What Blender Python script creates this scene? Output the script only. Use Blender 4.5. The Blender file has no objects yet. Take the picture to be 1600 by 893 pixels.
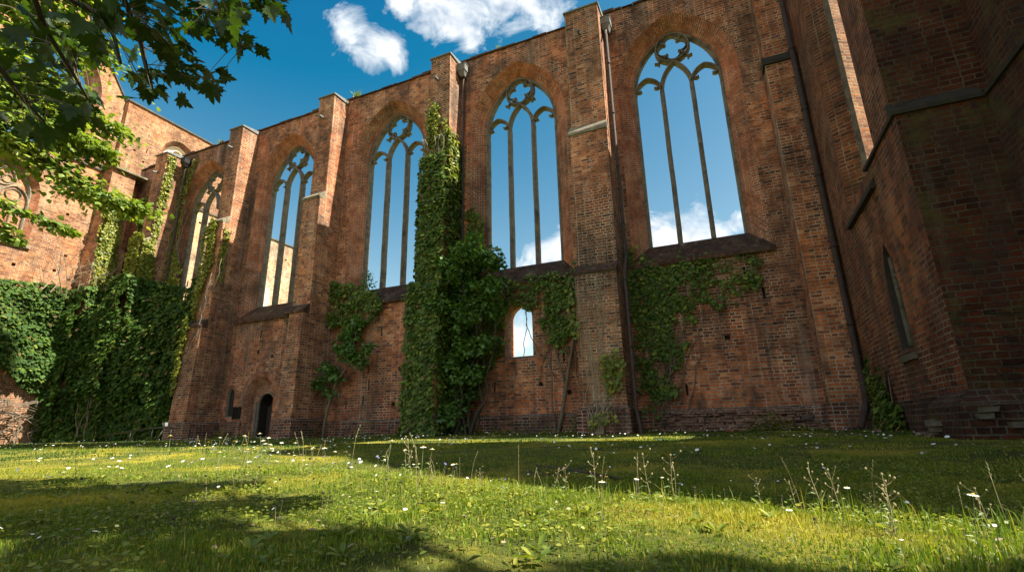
import bpy, math, random
import numpy as np
from mathutils import Vector, Matrix
from mathutils.geometry import tessellate_polygon

random.seed(7)
rng = np.random.default_rng(11)
S = bpy.context.scene
COL = S.collection
PI = math.pi

# =====================================================================
# materials
# =====================================================================
def new_mat(name):
    m = bpy.data.materials.new(name)
    m.use_nodes = True
    nt = m.node_tree
    for n in list(nt.nodes):
        nt.nodes.remove(n)
    out = nt.nodes.new('ShaderNodeOutputMaterial')
    return m, nt, out

def N(nt, t, **kw):
    n = nt.nodes.new(t)
    for k, v in kw.items():
        if k in n.inputs:
            n.inputs[k].default_value = v
        else:
            setattr(n, k, v)
    return n

def ramp(nt, fac, stops, interp='LINEAR'):
    r = nt.nodes.new('ShaderNodeValToRGB')
    r.color_ramp.interpolation = interp
    e = r.color_ramp.elements
    while len(e) > 1:
        e.remove(e[-1])
    e[0].position = stops[0][0]
    c = stops[0][1]
    e[0].color = (c[0], c[1], c[2], 1) if hasattr(c, '__len__') else (c, c, c, 1)
    for p, c in stops[1:]:
        x = e.new(p)
        x.color = (c[0], c[1], c[2], 1) if hasattr(c, '__len__') else (c, c, c, 1)
    nt.links.new(fac, r.inputs['Fac'])
    return r.outputs['Color']

def mix(nt, fac, a, b, mode='MIX'):
    m = nt.nodes.new('ShaderNodeMix')
    m.data_type = 'RGBA'
    m.blend_type = mode
    L = nt.links.new
    if isinstance(fac, (int, float)):
        m.inputs[0].default_value = fac
    else:
        L(fac, m.inputs[0])
    for sock, v in ((m.inputs[6], a), (m.inputs[7], b)):
        if isinstance(v, (tuple, list)):
            sock.default_value = (v[0], v[1], v[2], 1)
        else:
            L(v, sock)
    return m.outputs[2]

def math_n(nt, op, a, b=None, clamp=False):
    m = nt.nodes.new('ShaderNodeMath')
    m.operation = op
    m.use_clamp = clamp
    for i, v in enumerate((a, b)):
        if v is None:
            continue
        if isinstance(v, (int, float)):
            m.inputs[i].default_value = v
        else:
            nt.links.new(v, m.inputs[i])
    return m.outputs[0]

def noise(nt, vec, scale, detail=4, rough=.55, dist=0.0):
    n = nt.nodes.new('ShaderNodeTexNoise')
    n.inputs['Scale'].default_value = scale
    n.inputs['Detail'].default_value = detail
    n.inputs['Roughness'].default_value = rough
    n.inputs['Distortion'].default_value = dist
    nt.links.new(vec, n.inputs['Vector'])
    return n.outputs['Fac']

def brick_mat(name, tones, mortar=(.50, .42, .32), soot=.55, pale=.25, moss=.0, row=.098, width=.285,
              bump=.02, pits=.6, seed=0.0, grime=(.05, .036, .03), msize=.013, streak=.3):
    m, nt, out = new_mat(name)
    L = nt.links.new
    uv = N(nt, 'ShaderNodeUVMap'); uv.uv_map = 'UVMap'
    geo = N(nt, 'ShaderNodeNewGeometry')
    pos = N(nt, 'ShaderNodeVectorMath', operation='ADD'); L(geo.outputs['Position'], pos.inputs[0])
    pos.inputs[1].default_value = (seed, seed * 1.7, seed * .6)
    P = pos.outputs[0]
    # slightly wandering courses
    wn = N(nt, 'ShaderNodeTexNoise'); wn.inputs['Scale'].default_value = 2.3; wn.inputs['Detail'].default_value = 3
    L(P, wn.inputs['Vector'])
    w2 = N(nt, 'ShaderNodeVectorMath', operation='SUBTRACT'); L(wn.outputs['Color'], w2.inputs[0]); w2.inputs[1].default_value = (.5, .5, .5)
    w3 = N(nt, 'ShaderNodeVectorMath', operation='SCALE'); L(w2.outputs[0], w3.inputs[0]); w3.inputs['Scale'].default_value = .045
    w4 = N(nt, 'ShaderNodeVectorMath', operation='ADD'); L(uv.outputs[0], w4.inputs[0]); L(w3.outputs[0], w4.inputs[1])
    fn = N(nt, 'ShaderNodeTexNoise'); fn.inputs['Scale'].default_value = 17; fn.inputs['Detail'].default_value = 2
    L(P, fn.inputs['Vector'])
    f2 = N(nt, 'ShaderNodeVectorMath', operation='SUBTRACT'); L(fn.outputs['Color'], f2.inputs[0]); f2.inputs[1].default_value = (.5, .5, .5)
    f3 = N(nt, 'ShaderNodeVectorMath', operation='SCALE'); L(f2.outputs[0], f3.inputs[0]); f3.inputs['Scale'].default_value = .022
    f4 = N(nt, 'ShaderNodeVectorMath', operation='ADD'); L(w4.outputs[0], f4.inputs[0]); L(f3.outputs[0], f4.inputs[1])
    b = N(nt, 'ShaderNodeTexBrick')
    b.offset = .5; b.squash = .55; b.squash_frequency = 2
    b.inputs['Color1'].default_value = (0, 0, 0, 1)
    b.inputs['Color2'].default_value = (1, 1, 1, 1)
    b.inputs['Mortar'].default_value = (.5, .5, .5, 1)
    b.inputs['Scale'].default_value = 1
    b.inputs['Mortar Size'].default_value = msize
    b.inputs['Mortar Smooth'].default_value = .25
    b.inputs['Bias'].default_value = 0
    b.inputs['Brick Width'].default_value = width
    b.inputs['Row Height'].default_value = row
    L(f4.outputs[0], b.inputs['Vector'])
    tone = ramp(nt, b.outputs['Color'], [(i / (len(tones) - 1), t) for i, t in enumerate(tones)])
    # large patches: redder / browner
    big = noise(nt, P, .42, 5, .6)
    tone = mix(nt, ramp(nt, big, [(.35, 0), (.65, 1)]), tone, mix(nt, 1.0, tone, (1.25, .86, .62), 'MULTIPLY'))
    # repair patches: areas laid with other bricks
    pv = N(nt, 'ShaderNodeVectorMath', operation='ADD'); L(P, pv.inputs[0])
    pw = N(nt, 'ShaderNodeVectorMath', operation='SCALE'); L(w2.outputs[0], pw.inputs[0]); pw.inputs['Scale'].default_value = 1.6; L(pw.outputs[0], pv.inputs[1])
    vo = N(nt, 'ShaderNodeTexVoronoi'); vo.inputs['Scale'].default_value = .55; L(pv.outputs[0], vo.inputs['Vector'])
    vs = N(nt, 'ShaderNodeSeparateColor'); L(vo.outputs['Color'], vs.inputs[0])
    tone = mix(nt, .92, tone, mix(nt, 1.0, tone, ramp(nt, vs.outputs[0], [(0, (.62, .60, .64)), (.3, (.95, .92, .95)), (.55, (1.12, 1.0, .85)), (.8, (.85, .92, 1.1)), (1, (1.3, 1.25, 1.15))]), 'MULTIPLY'))
    huge = noise(nt, P, .16, 3, .5)
    tone = mix(nt, 1.0, tone, ramp(nt, huge, [(.36, (.60, .58, .60)), (.60, (1.26, 1.17, 1.06))]), 'MULTIPLY')
    med = noise(nt, P, 1.9, 6, .65)
    tone = mix(nt, ramp(nt, med, [(.46, 0), (.66, .85)]), tone, mix(nt, 1.0, tone, (.62, .56, .56), 'MULTIPLY'))
    fine = noise(nt, P, 34, 3, .6)
    tone = mix(nt, .7, tone, mix(nt, 1.0, tone, ramp(nt, fine, [(.25, .45), (.75, 1.45)]), 'MULTIPLY'))
    col = mix(nt, b.outputs['Fac'], tone, mix(nt, ramp(nt, med, [(.4, 0), (.6, 1)]), mortar, tuple(c * .42 for c in mortar)))
    # pale lime bloom
    pn = noise(nt, P, .9, 7, .7, .6)
    pm = math_n(nt, 'MULTIPLY', ramp(nt, pn, [(.60, 0), (.70, 1)]), ramp(nt, noise(nt, P, 22, 2), [(.4, .1), (.6, 1)]))
    col = mix(nt, math_n(nt, 'MULTIPLY', pm, pale), col, (.46, .40, .34))
    # pitted, weathered out courses (stretched along the courses)
    mp = N(nt, 'ShaderNodeMapping'); mp.inputs['Scale'].default_value = (1.5, 9.5, 1); L(w4.outputs[0], mp.inputs['Vector'])
    pt = noise(nt, mp.outputs[0], 1.0, 4, .7)
    pit = math_n(nt, 'MULTIPLY', ramp(nt, pt, [(.57, 0), (.66, 1)]), ramp(nt, noise(nt, P, .55, 4, .6), [(.45, 0), (.6, 1)]))
    col = mix(nt, math_n(nt, 'MULTIPLY', pit, pits), col, grime)
    # soot and grime in drifting streaks
    ms = N(nt, 'ShaderNodeMapping'); ms.inputs['Scale'].default_value = (1.0, 1.0, .28); L(P, ms.inputs['Vector'])
    so = noise(nt, ms.outputs[0], 1.15, 7, .68, .4)
    sm = ramp(nt, so, [(.47, 0), (.66, 1)])
    col = mix(nt, math_n(nt, 'MULTIPLY', sm, soot), col, grime)
    # lime and damp running down from the wall head and the sills
    mv = N(nt, 'ShaderNodeMapping'); mv.inputs['Scale'].default_value = (2.6, 2.6, .16); L(P, mv.inputs['Vector'])
    rn = noise(nt, mv.outputs[0], 1.0, 5, .6)
    col = mix(nt, math_n(nt, 'MULTIPLY', ramp(nt, rn, [(.58, 0), (.72, 1)]), streak), col, (.50, .42, .34))
    col = mix(nt, math_n(nt, 'MULTIPLY', ramp(nt, rn, [(.28, 1), (.42, 0)]), .45), col, grime)
    if moss > 0:
        mo = noise(nt, P, 1.3, 8, .7, .3)
        mm = ramp(nt, mo, [(.52, 0), (.66, 1)])
        col = mix(nt, math_n(nt, 'MULTIPLY', mm, moss), col, (.085, .085, .022))
    bs = N(nt, 'ShaderNodeBsdfPrincipled'); bs.inputs['Roughness'].default_value = .92
    bs.inputs['Specular IOR Level'].default_value = .25
    L(col, bs.inputs['Base Color'])
    h = math_n(nt, 'SUBTRACT', math_n(nt, 'MULTIPLY', fine, .35), b.outputs['Fac'])
    h = math_n(nt, 'SUBTRACT', h, math_n(nt, 'MULTIPLY', pit, 1.4))
    h = math_n(nt, 'ADD', h, math_n(nt, 'MULTIPLY', b.outputs['Color'], .45))
    h = math_n(nt, 'ADD', h, math_n(nt, 'MULTIPLY', noise(nt, P, 7, 5, .7), .9))
    bu = N(nt, 'ShaderNodeBump'); bu.inputs['Strength'].default_value = 1; bu.inputs['Distance'].default_value = bump
    L(h, bu.inputs['Height']); L(bu.outputs[0], bs.inputs['Normal'])
    L(bs.outputs[0], out.inputs[0])
    return m

def stone_mat(name, c1, c2, c3=None, scale=6, bump=.012, rough=.9):
    m, nt, out = new_mat(name)
    L = nt.links.new
    geo = N(nt, 'ShaderNodeNewGeometry'); P = geo.outputs['Position']
    a = noise(nt, P, scale, 8, .65)
    col = mix(nt, ramp(nt, a, [(.35, 0), (.65, 1)]), c1, c2)
    if c3:
        col = mix(nt, ramp(nt, noise(nt, P, scale * .35, 6, .7, .4), [(.52, 0), (.66, 1)]), col, c3)
    bs = N(nt, 'ShaderNodeBsdfPrincipled'); bs.inputs['Roughness'].default_value = rough
    L(col, bs.inputs['Base Color'])
    bu = N(nt, 'ShaderNodeBump'); bu.inputs['Distance'].default_value = bump
    L(noise(nt, P, scale * 5, 5, .7), bu.inputs['Height']); L(bu.outputs[0], bs.inputs['Normal'])
    L(bs.outputs[0], out.inputs[0])
    return m

def leaf_mat(name, stops, trans=.35, rough=.45, patch=None, spec=.4):
    """leaves: a random tone per leaf (face attribute) and light through the blade"""
    m, nt, out = new_mat(name)
    L = nt.links.new
    at = N(nt, 'ShaderNodeAttribute'); at.attribute_name = 'rnd'
    col = ramp(nt, at.outputs['Fac'], stops)
    if patch:
        geo = N(nt, 'ShaderNodeNewGeometry')
        nz = noise(nt, geo.outputs['Position'], patch[0], 4, .6)
        col = mix(nt, ramp(nt, nz, [(patch[2], 0), (patch[3], 1)]), col, patch[1])
    bs = N(nt, 'ShaderNodeBsdfPrincipled'); bs.inputs['Roughness'].default_value = rough
    bs.inputs['Specular IOR Level'].default_value = spec
    L(col, bs.inputs['Base Color'])
    tr = N(nt, 'ShaderNodeBsdfTranslucent')
    L(mix(nt, 1.0, col, (1.5, 1.55, .55), 'MULTIPLY'), tr.inputs['Color'])
    mx = N(nt, 'ShaderNodeMixShader'); mx.inputs[0].default_value = trans
    L(bs.outputs[0], mx.inputs[1]); L(tr.outputs[0], mx.inputs[2])
    L(mx.outputs[0], out.inputs[0])
    return m

def plain_mat(name, c, rough=.5, metal=0.0, var=.25, scale=9):
    m, nt, out = new_mat(name)
    L = nt.links.new
    geo = N(nt, 'ShaderNodeNewGeometry')
    a = noise(nt, geo.outputs['Position'], scale, 6, .65)
    col = mix(nt, 1.0, c, ramp(nt, a, [(.3, 1 - var), (.7, 1 + var)]), 'MULTIPLY')
    bs = N(nt, 'ShaderNodeBsdfPrincipled'); bs.inputs['Roughness'].default_value = rough; bs.inputs['Metallic'].default_value = metal
    L(col, bs.inputs['Base Color'])
    L(bs.outputs[0], out.inputs[0])
    return m

RED = [(.13, .06, .04), (.24, .092, .045), (.36, .135, .055), (.45, .175, .066), (.33, .145, .078), (.44, .165, .06), (.55, .30, .16)]
M_WALL = brick_mat('nave_brick', RED, soot=.85, pale=.35, pits=.75)
M_BUTT = brick_mat('buttress_brick', [(r * 1.04, g * 1.14, b * 1.16) for r, g, b in RED], mortar=(.52, .44, .33), soot=.66, pale=.6, pits=.7, seed=13.)
M_SPLAY = brick_mat('splay_brick', [(.26, .09, .045), (.36, .125, .05), (.44, .155, .058), (.36, .14, .07)], soot=.5, pale=.25, pits=.35, seed=5., row=.088)
M_WEST = brick_mat('west_brick', [(.20, .085, .045), (.33, .15, .07), (.42, .21, .10), (.50, .28, .14), (.36, .18, .10)], mortar=(.48, .38, .27), soot=.35, pale=.8, pits=.5, seed=29.)
M_GABLE = brick_mat('gable_brick', [(.20, .09, .05), (.34, .16, .08), (.43, .22, .105), (.50, .29, .15)], mortar=(.50, .40, .28), soot=.3, pale=.6, pits=.6, seed=41.)
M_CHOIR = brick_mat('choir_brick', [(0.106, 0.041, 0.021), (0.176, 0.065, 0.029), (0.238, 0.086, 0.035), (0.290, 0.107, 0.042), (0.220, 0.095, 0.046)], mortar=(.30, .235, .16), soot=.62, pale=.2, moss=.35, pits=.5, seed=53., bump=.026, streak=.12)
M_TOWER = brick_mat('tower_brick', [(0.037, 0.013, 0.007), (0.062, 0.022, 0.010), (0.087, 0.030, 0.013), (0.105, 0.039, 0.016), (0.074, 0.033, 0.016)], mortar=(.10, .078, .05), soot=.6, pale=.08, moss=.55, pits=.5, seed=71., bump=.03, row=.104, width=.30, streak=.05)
M_PLINTH = brick_mat('plinth_brick', [(.05, .03, .025), (.10, .045, .03), (.19, .08, .045), (.25, .11, .06)], mortar=(.38, .33, .27), soot=.75, pale=.4, moss=.45, pits=.5, seed=88.)
M_SILL = brick_mat('sill_brick', [(.05, .036, .03), (.085, .055, .042), (.12, .075, .055)], mortar=(.06, .05, .045), soot=.6, pale=.2, moss=.5, pits=.6, seed=97., row=.15, width=.2)
M_STONE = stone_mat('tracery_stone', (.10, .085, .068), (.19, .16, .125), (.05, .044, .038), 5)
M_LEDGE = stone_mat('ledge_stone', (.15, .12, .085), (.28, .235, .17), (.07, .065, .035), 5)
M_FOOT = stone_mat('footing_stone', (.075, .065, .045), (.14, .12, .085), (.05, .055, .02), 6)
M_RUB = stone_mat('rubble', (.12, .065, .045), (.26, .15, .10), (.06, .045, .035), 5, .02)
M_PALE = stone_mat('pale_plaster', (.55, .47, .38), (.68, .60, .50), (.36, .28, .2), 3)
M_SLATE = stone_mat('coping_slate', (.05, .045, .04), (.10, .09, .08), (.14, .12, .09), 4)
M_DARKLEDGE = stone_mat('dark_ledge', (.018, .014, .010), (.04, .030, .020), (.028, .028, .011), 7)
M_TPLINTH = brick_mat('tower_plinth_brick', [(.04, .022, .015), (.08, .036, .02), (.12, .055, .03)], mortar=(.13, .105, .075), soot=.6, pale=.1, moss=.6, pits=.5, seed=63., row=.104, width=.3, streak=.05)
M_WESTIN = brick_mat('limewashed_brick', [(.42, .32, .22), (.52, .41, .29), (.60, .49, .35), (.36, .24, .15)], mortar=(.58, .50, .38), soot=.25, pale=.8, pits=.5, seed=19.)
M_ZINC = plain_mat('zinc', (.15, .15, .145), .7, .1, .35)
M_PIPE = plain_mat('pipe_brown', (.045, .028, .023), .85, .0, .35, 5)
M_IRON = plain_mat('dark_iron', (.02, .018, .018), .5, .5, .3)
M_WOOD_SHADE = plain_mat('door_wood_hole_shade', (.028, .02, .015), .75, 0, .4)  # door planks; in holes and lancets, painted-in darkness of the opening
M_TIMBER = stone_mat('grey_timber', (.13, .11, .09), (.22, .19, .155), (.06, .05, .042), 9)
M_BARK = stone_mat('bark', (.045, .034, .024), (.09, .068, .048), (.03, .026, .02), 20, .01)
M_VINE = stone_mat('vine_bark', (.10, .075, .05), (.19, .15, .105), None, 24, .006)
M_TWIG = stone_mat('dry_twig', (.20, .155, .10), (.30, .24, .16), None, 20, .005)
M_IVY = leaf_mat('ivy_leaf', [(0, (0.036, 0.068, 0.012)), (.5, (0.077, 0.136, 0.018)), (.85, (0.132, 0.194, 0.027)), (.95, (0.251, 0.272, 0.038)), (.965, (0.179, 0.112, 0.045)), (1, (0.123, 0.067, 0.034))], .22, .55, spec=.3)
M_IVYHEDGE = leaf_mat('creeper_leaf', [(0, (0.021, 0.047, 0.008)), (.5, (0.045, 0.096, 0.014)), (.85, (0.075, 0.137, 0.019)), (.96, (0.150, 0.182, 0.025)), (.975, (0.158, 0.105, 0.042)), (1, (0.105, 0.058, 0.032))], .25, .62, spec=.2)
M_IVYYEL = leaf_mat('yellowing_ivy_leaf', [(0, (0.078, 0.111, 0.016)), (.5, (0.182, 0.208, 0.023)), (1, (0.338, 0.312, 0.039))], .3, .5)
M_SHRUB = leaf_mat('shrub_leaf', [(0, (0.043, 0.099, 0.018)), (.6, (0.087, 0.179, 0.034)), (1, (0.152, 0.268, 0.053))], .3, .42)
M_MAPLE = leaf_mat('maple_leaf', [(0, (0.016, 0.034, 0.006)), (.6, (0.028, 0.057, 0.009)), (1, (0.049, 0.089, 0.014))], .38, .45)
M_TREE = leaf_mat('tree_leaf', [(0, (0.078, 0.130, 0.023)), (.6, (0.170, 0.239, 0.043)), (1, (0.316, 0.338, 0.067))], .4, .45)
M_GRASS = leaf_mat('grass_blade', [(0, (0.076, 0.137, 0.011)), (.5, (0.136, 0.202, 0.019)), (.85, (0.230, 0.248, 0.022)), (1, (0.407, 0.326, 0.065))], .32, .55,
                   patch=(.75, (.42, .35, .05), .50, .66), spec=.25)
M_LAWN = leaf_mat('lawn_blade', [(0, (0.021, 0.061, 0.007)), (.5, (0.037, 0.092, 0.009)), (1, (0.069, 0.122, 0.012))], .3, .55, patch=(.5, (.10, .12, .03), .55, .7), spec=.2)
M_WEED = leaf_mat('weed_leaf', [(0, (0.081, 0.121, 0.015)), (.6, (0.160, 0.202, 0.025)), (1, (0.293, 0.273, 0.039))], .3, .45)
M_PETAL = plain_mat('white_petal', (.80, .78, .74), .6, 0, .08)
M_YELLOW = plain_mat('yellow_floret', (.72, .44, .03), .6, 0, .2)
M_VIOLET = plain_mat('violet_petal', (.22, .16, .42), .6, 0, .2)
M_STEM = plain_mat('green_stem', (.13, .17, .05), .6, 0, .3)
M_DRYSTEM = plain_mat('dry_stem', (.30, .24, .12), .7, 0, .3)
M_SEED = plain_mat('dark_seed_head', (.035, .026, .02), .8, 0, .4, 60)
M_LAMP = plain_mat('lamp_housing', (.38, .38, .37), .4, .2, .1)
M_PLAQUE = plain_mat('plaque_bronze', (.022, .018, .015), .4, .6, .3, 30)

def ground_mat():
    m, nt, out = new_mat('meadow_soil')
    L = nt.links.new
    geo = N(nt, 'ShaderNodeNewGeometry'); P = geo.outputs['Position']
    a = noise(nt, P, 1.6, 8, .7)
    col = mix(nt, ramp(nt, a, [(.38, 0), (.62, 1)]), (.07, .085, .016), (.13, .13, .026))
    moss = noise(nt, P, .8, 6, .65, .5)
    col = mix(nt, ramp(nt, moss, [(.48, 0), (.62, 1)]), col, (.30, .25, .03))
    br = noise(nt, P, 2.7, 6, .7)
    col = mix(nt, ramp(nt, br, [(.58, 0), (.70, .8)]), col, (.10, .065, .032))
    col = mix(nt, .6, col, mix(nt, 1.0, col, ramp(nt, noise(nt, P, 60, 4, .7), [(.3, .5), (.7, 1.6)]), 'MULTIPLY'))
    bs = N(nt, 'ShaderNodeBsdfPrincipled'); bs.inputs['Roughness'].default_value = .95
    bs.inputs['Specular IOR Level'].default_value = .15
    L(col, bs.inputs['Base Color'])
    bu = N(nt, 'ShaderNodeBump'); bu.inputs['Distance'].default_value = .03
    L(noise(nt, P, 40, 6, .75), bu.inputs['Height']); L(bu.outputs[0], bs.inputs['Normal'])
    L(bs.outputs[0], out.inputs[0])
    return m
M_GROUND = ground_mat()

# =====================================================================
# mesh helpers
# =====================================================================
class MB:
    def __init__(self):
        self.v = []; self.f = []; self.uv = []; self.mi = []
    def face(self, pts, uvs=None, mi=0, n=None):
        pts = [Vector(p) for p in pts]
        if n is not None:
            a = Vector((0, 0, 0))
            for i in range(len(pts)):
                a += pts[i].cross(pts[(i + 1) % len(pts)])
            if a.dot(Vector(n)) < 0:
                pts = pts[::-1]
                if uvs: uvs = uvs[::-1]
        if uvs is None:
            a = Vector((0, 0, 0))
            for i in range(len(pts)):
                a += pts[i].cross(pts[(i + 1) % len(pts)])
            if a.length < 1e-12:
                return
            a.normalize()
            if abs(a.z) > .95:
                t = Vector((1, 0, 0)); w = Vector((0, 1, 0))
            else:
                t = Vector((-a.y, a.x, 0)).normalized(); w = a.cross(t)
                if w.z < 0: w = -w
                # walls: courses run along the level direction
            uvs = [(p.dot(t), p.z if abs(w.z) > .97 else p.dot(w)) for p in pts]
        b = len(self.v)
        self.v += [tuple(p) for p in pts]
        self.f.append(list(range(b, b + len(pts))))
        self.uv += list(uvs)
        self.mi.append(mi)
    def box(self, x0, x1, y0, y1, z0, z1, mi=0, skip=''):
        c = lambda x, y, z: (x, y, z)
        F = {'-x': ([c(x0, y0, z0), c(x0, y1, z0), c(x0, y1, z1), c(x0, y0, z1)], (-1, 0, 0)),
             '+x': ([c(x1, y0, z0), c(x1, y1, z0), c(x1, y1, z1), c(x1, y0, z1)], (1, 0, 0)),
             '-y': ([c(x0, y0, z0), c(x1, y0, z0), c(x1, y0, z1), c(x0, y0, z1)], (0, -1, 0)),
             '+y': ([c(x0, y1, z0), c(x1, y1, z0), c(x1, y1, z1), c(x0, y1, z1)], (0, 1, 0)),
             '-z': ([c(x0, y0, z0), c(x1, y0, z0), c(x1, y1, z0), c(x0, y1, z0)], (0, 0, -1)),
             '+z': ([c(x0, y0, z1), c(x1, y0, z1), c(x1, y1, z1), c(x0, y1, z1)], (0, 0, 1))}
        for k, (p, n) in F.items():
            if k not in skip.split():
                self.face(p, None, mi, n)
    def hexa(self, b, t, mi=0):
        """b, t: four corners each (same order); a closed block"""
        cen = sum((Vector(p) for p in b + t), Vector()) / 8
        def q(ps):
            c = sum((Vector(p) for p in ps), Vector()) / 4
            self.face(ps, None, mi, c - cen)
        q(b); q(t)
        for i in range(4):
            j = (i + 1) % 4
            q([b[i], b[j], t[j], t[i]])
    def tube(self, pts, radii, n=6, mi=0, cap=True):
        pts = [Vector(p) for p in pts]
        if isinstance(radii, (int, float)): radii = [radii] * len(pts)
        rings = []; up = None; base = len(self.v)
        acc = 0
        for i, p in enumerate(pts):
            d = (pts[min(i + 1, len(pts) - 1)] - pts[max(i - 1, 0)])
            if d.length < 1e-9: d = Vector((0, 0, 1))
            d.normalize()
            if up is None:
                up = Vector((0, 1, 0)) if abs(d.y) < .9 else Vector((1, 0, 0))
            a = up - d * up.dot(d)
            if a.length < 1e-6: a = d.orthogonal()
            a.normalize(); up = a
            b = d.cross(a)
            if i: acc += (p - pts[i - 1]).length
            rings.append((acc, [p + (a * math.cos(2 * PI * k / n) + b * math.sin(2 * PI * k / n)) * radii[i] for k in range(n)]))
        idx = []
        for a, r in rings:
            idx.append([len(self.v) + k for k in range(n)])
            self.v += [tuple(q) for q in r]
        for i in range(len(rings) - 1):
            for k in range(n):
                j = (k + 1) % n
                self.f.append([idx[i][k], idx[i][j], idx[i + 1][j], idx[i + 1][k]])
                self.uv += [(k / n, rings[i][0]), ((k + 1) / n, rings[i][0]), ((k + 1) / n, rings[i + 1][0]), (k / n, rings[i + 1][0])]
                self.mi.append(mi)
        if cap:
            self.f.append(idx[0][::-1]); self.uv += [(0, 0)] * n; self.mi.append(mi)
            self.f.append(idx[-1]); self.uv += [(0, 0)] * n; self.mi.append(mi)
    def sweep(self, path, w, y0, y1, place, closed=False, mi=0, ch=.35):
        """bar of width w and depth y0..y1 along a 2D path; place(u, y, z) -> 3D; chamfered front edges"""
        n = len(path)
        prof = [(-w / 2, y1), (-w / 2, y0 + (y1 - y0) * ch), (-w * .18, y0), (w * .18, y0), (w / 2, y0 + (y1 - y0) * ch), (w / 2, y1)]
        k = len(prof); idx = []; acc = [0]
        for i in range(n):
            if closed:
                p0 = path[i - 1]; p1 = path[(i + 1) % n]
            else:
                p0 = path[max(i - 1, 0)]; p1 = path[min(i + 1, n - 1)]
            d = (p1[0] - p0[0], p1[1] - p0[1]); l = math.hypot(*d) or 1
            nx, nz = -d[1] / l, d[0] / l
            if i: acc.append(acc[-1] + math.hypot(path[i][0] - path[i - 1][0], path[i][1] - path[i - 1][1]))
            idx.append([len(self.v) + q for q in range(k)])
            for o, y in prof:
                self.v.append(tuple(place(path[i][0] + nx * o, y, path[i][1] + nz * o)))
        acc.append(acc[-1] + .1)
        rg = range(n) if closed else range(n - 1)
        for i in rg:
            j = (i + 1) % n
            for q in range(k):
                r = (q + 1) % k
                self.f.append([idx[i][q], idx[i][r], idx[j][r], idx[j][q]])
                self.uv += [(q * .1, acc[i]), (r * .1, acc[i]), (r * .1, acc[i + 1]), (q * .1, acc[i + 1])]
                self.mi.append(mi)
        if not closed:
            for e in (idx[0], idx[-1]):
                self.f.append(list(e)); self.uv += [(0, 0)] * k; self.mi.append(mi)
    def build(self, name, mats, parent=None, smooth=False):
        me = bpy.data.meshes.new(name)
        me.from_pydata(self.v, [], self.f)
        u = me.uv_layers.new(name='UVMap')
        u.data.foreach_set('uv', np.array(self.uv, dtype=np.float32).ravel())
        for m in (mats if isinstance(mats, (list, tuple)) else [mats]):
            me.materials.append(m)
        me.polygons.foreach_set('material_index', np.array(self.mi, dtype=np.int32))
        if smooth:
            me.polygons.foreach_set('use_smooth', np.ones(len(self.f), dtype=bool))
        me.update()
        o = bpy.data.objects.new(name, me)
        COL.objects.link(o)
        if parent: o.parent = parent
        return o

def tag(o, label=None, cat=None, group=None, kind=None):
    if label: o['label'] = label
    if cat: o['category'] = cat
    if group: o['group'] = group
    if kind: o['kind'] = kind
    return o

def thing(name, label, cat, group=None, loc=(0, 0, 0)):
    o = bpy.data.objects.new(name, None)
    o.empty_display_size = .3
    o.location = loc
    COL.objects.link(o)
    return tag(o, label, cat, group)

def leaf_cloud(name, P, T, Nn, size, shape, mat, parent=None, rnd=None):
    """one mesh of many leaves. P positions, T tip directions, Nn leaf normals, size per leaf; shape: local (a along tip, b across, c up) + face list"""
    P = np.asarray(P, float); n = len(P)
    T = np.asarray(T, float); T = T / (np.linalg.norm(T, axis=1, keepdims=True) + 1e-9)
    Nn = np.asarray(Nn, float); Nn = Nn - T * (Nn * T).sum(1, keepdims=True)
    Nn = Nn / (np.linalg.norm(Nn, axis=1, keepdims=True) + 1e-9)
    B = np.cross(Nn, T)
    sv = np.array(shape[0], float); sf = shape[1]
    k = len(sv)
    size = np.broadcast_to(np.asarray(size, float), (n,))
    V = P[:, None, :] + size[:, None, None] * (sv[None, :, 0, None] * T[:, None, :] + sv[None, :, 1, None] * B[:, None, :] + sv[None, :, 2, None] * Nn[:, None, :])
    V = V.reshape(-1, 3)
    fl = np.array([len(f) for f in sf]); flat = np.concatenate([np.array(f) for f in sf])
    loops = (np.arange(n)[:, None] * k + flat[None, :]).ravel()
    tot = np.tile(fl, n)
    start = np.concatenate([[0], np.cumsum(tot)[:-1]])
    me = bpy.data.meshes.new(name)
    me.vertices.add(len(V)); me.vertices.foreach_set('co', V.astype(np.float32).ravel())
    me.loops.add(len(loops)); me.loops.foreach_set('vertex_index', loops.astype(np.int32))
    me.polygons.add(len(tot)); me.polygons.foreach_set('loop_start', start.astype(np.int32)); me.polygons.foreach_set('loop_total', tot.astype(np.int32))
    me.update(calc_edges=True)
    r = rng.random(n) if rnd is None else rnd
    a = me.attributes.new('rnd', 'FLOAT', 'FACE')
    a.data.foreach_set('value', np.repeat(r, len(sf)).astype(np.float32))
    me.materials.append(mat)
    o = bpy.data.objects.new(name, me)
    COL.objects.link(o)
    if parent: o.parent = parent
    return o

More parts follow.
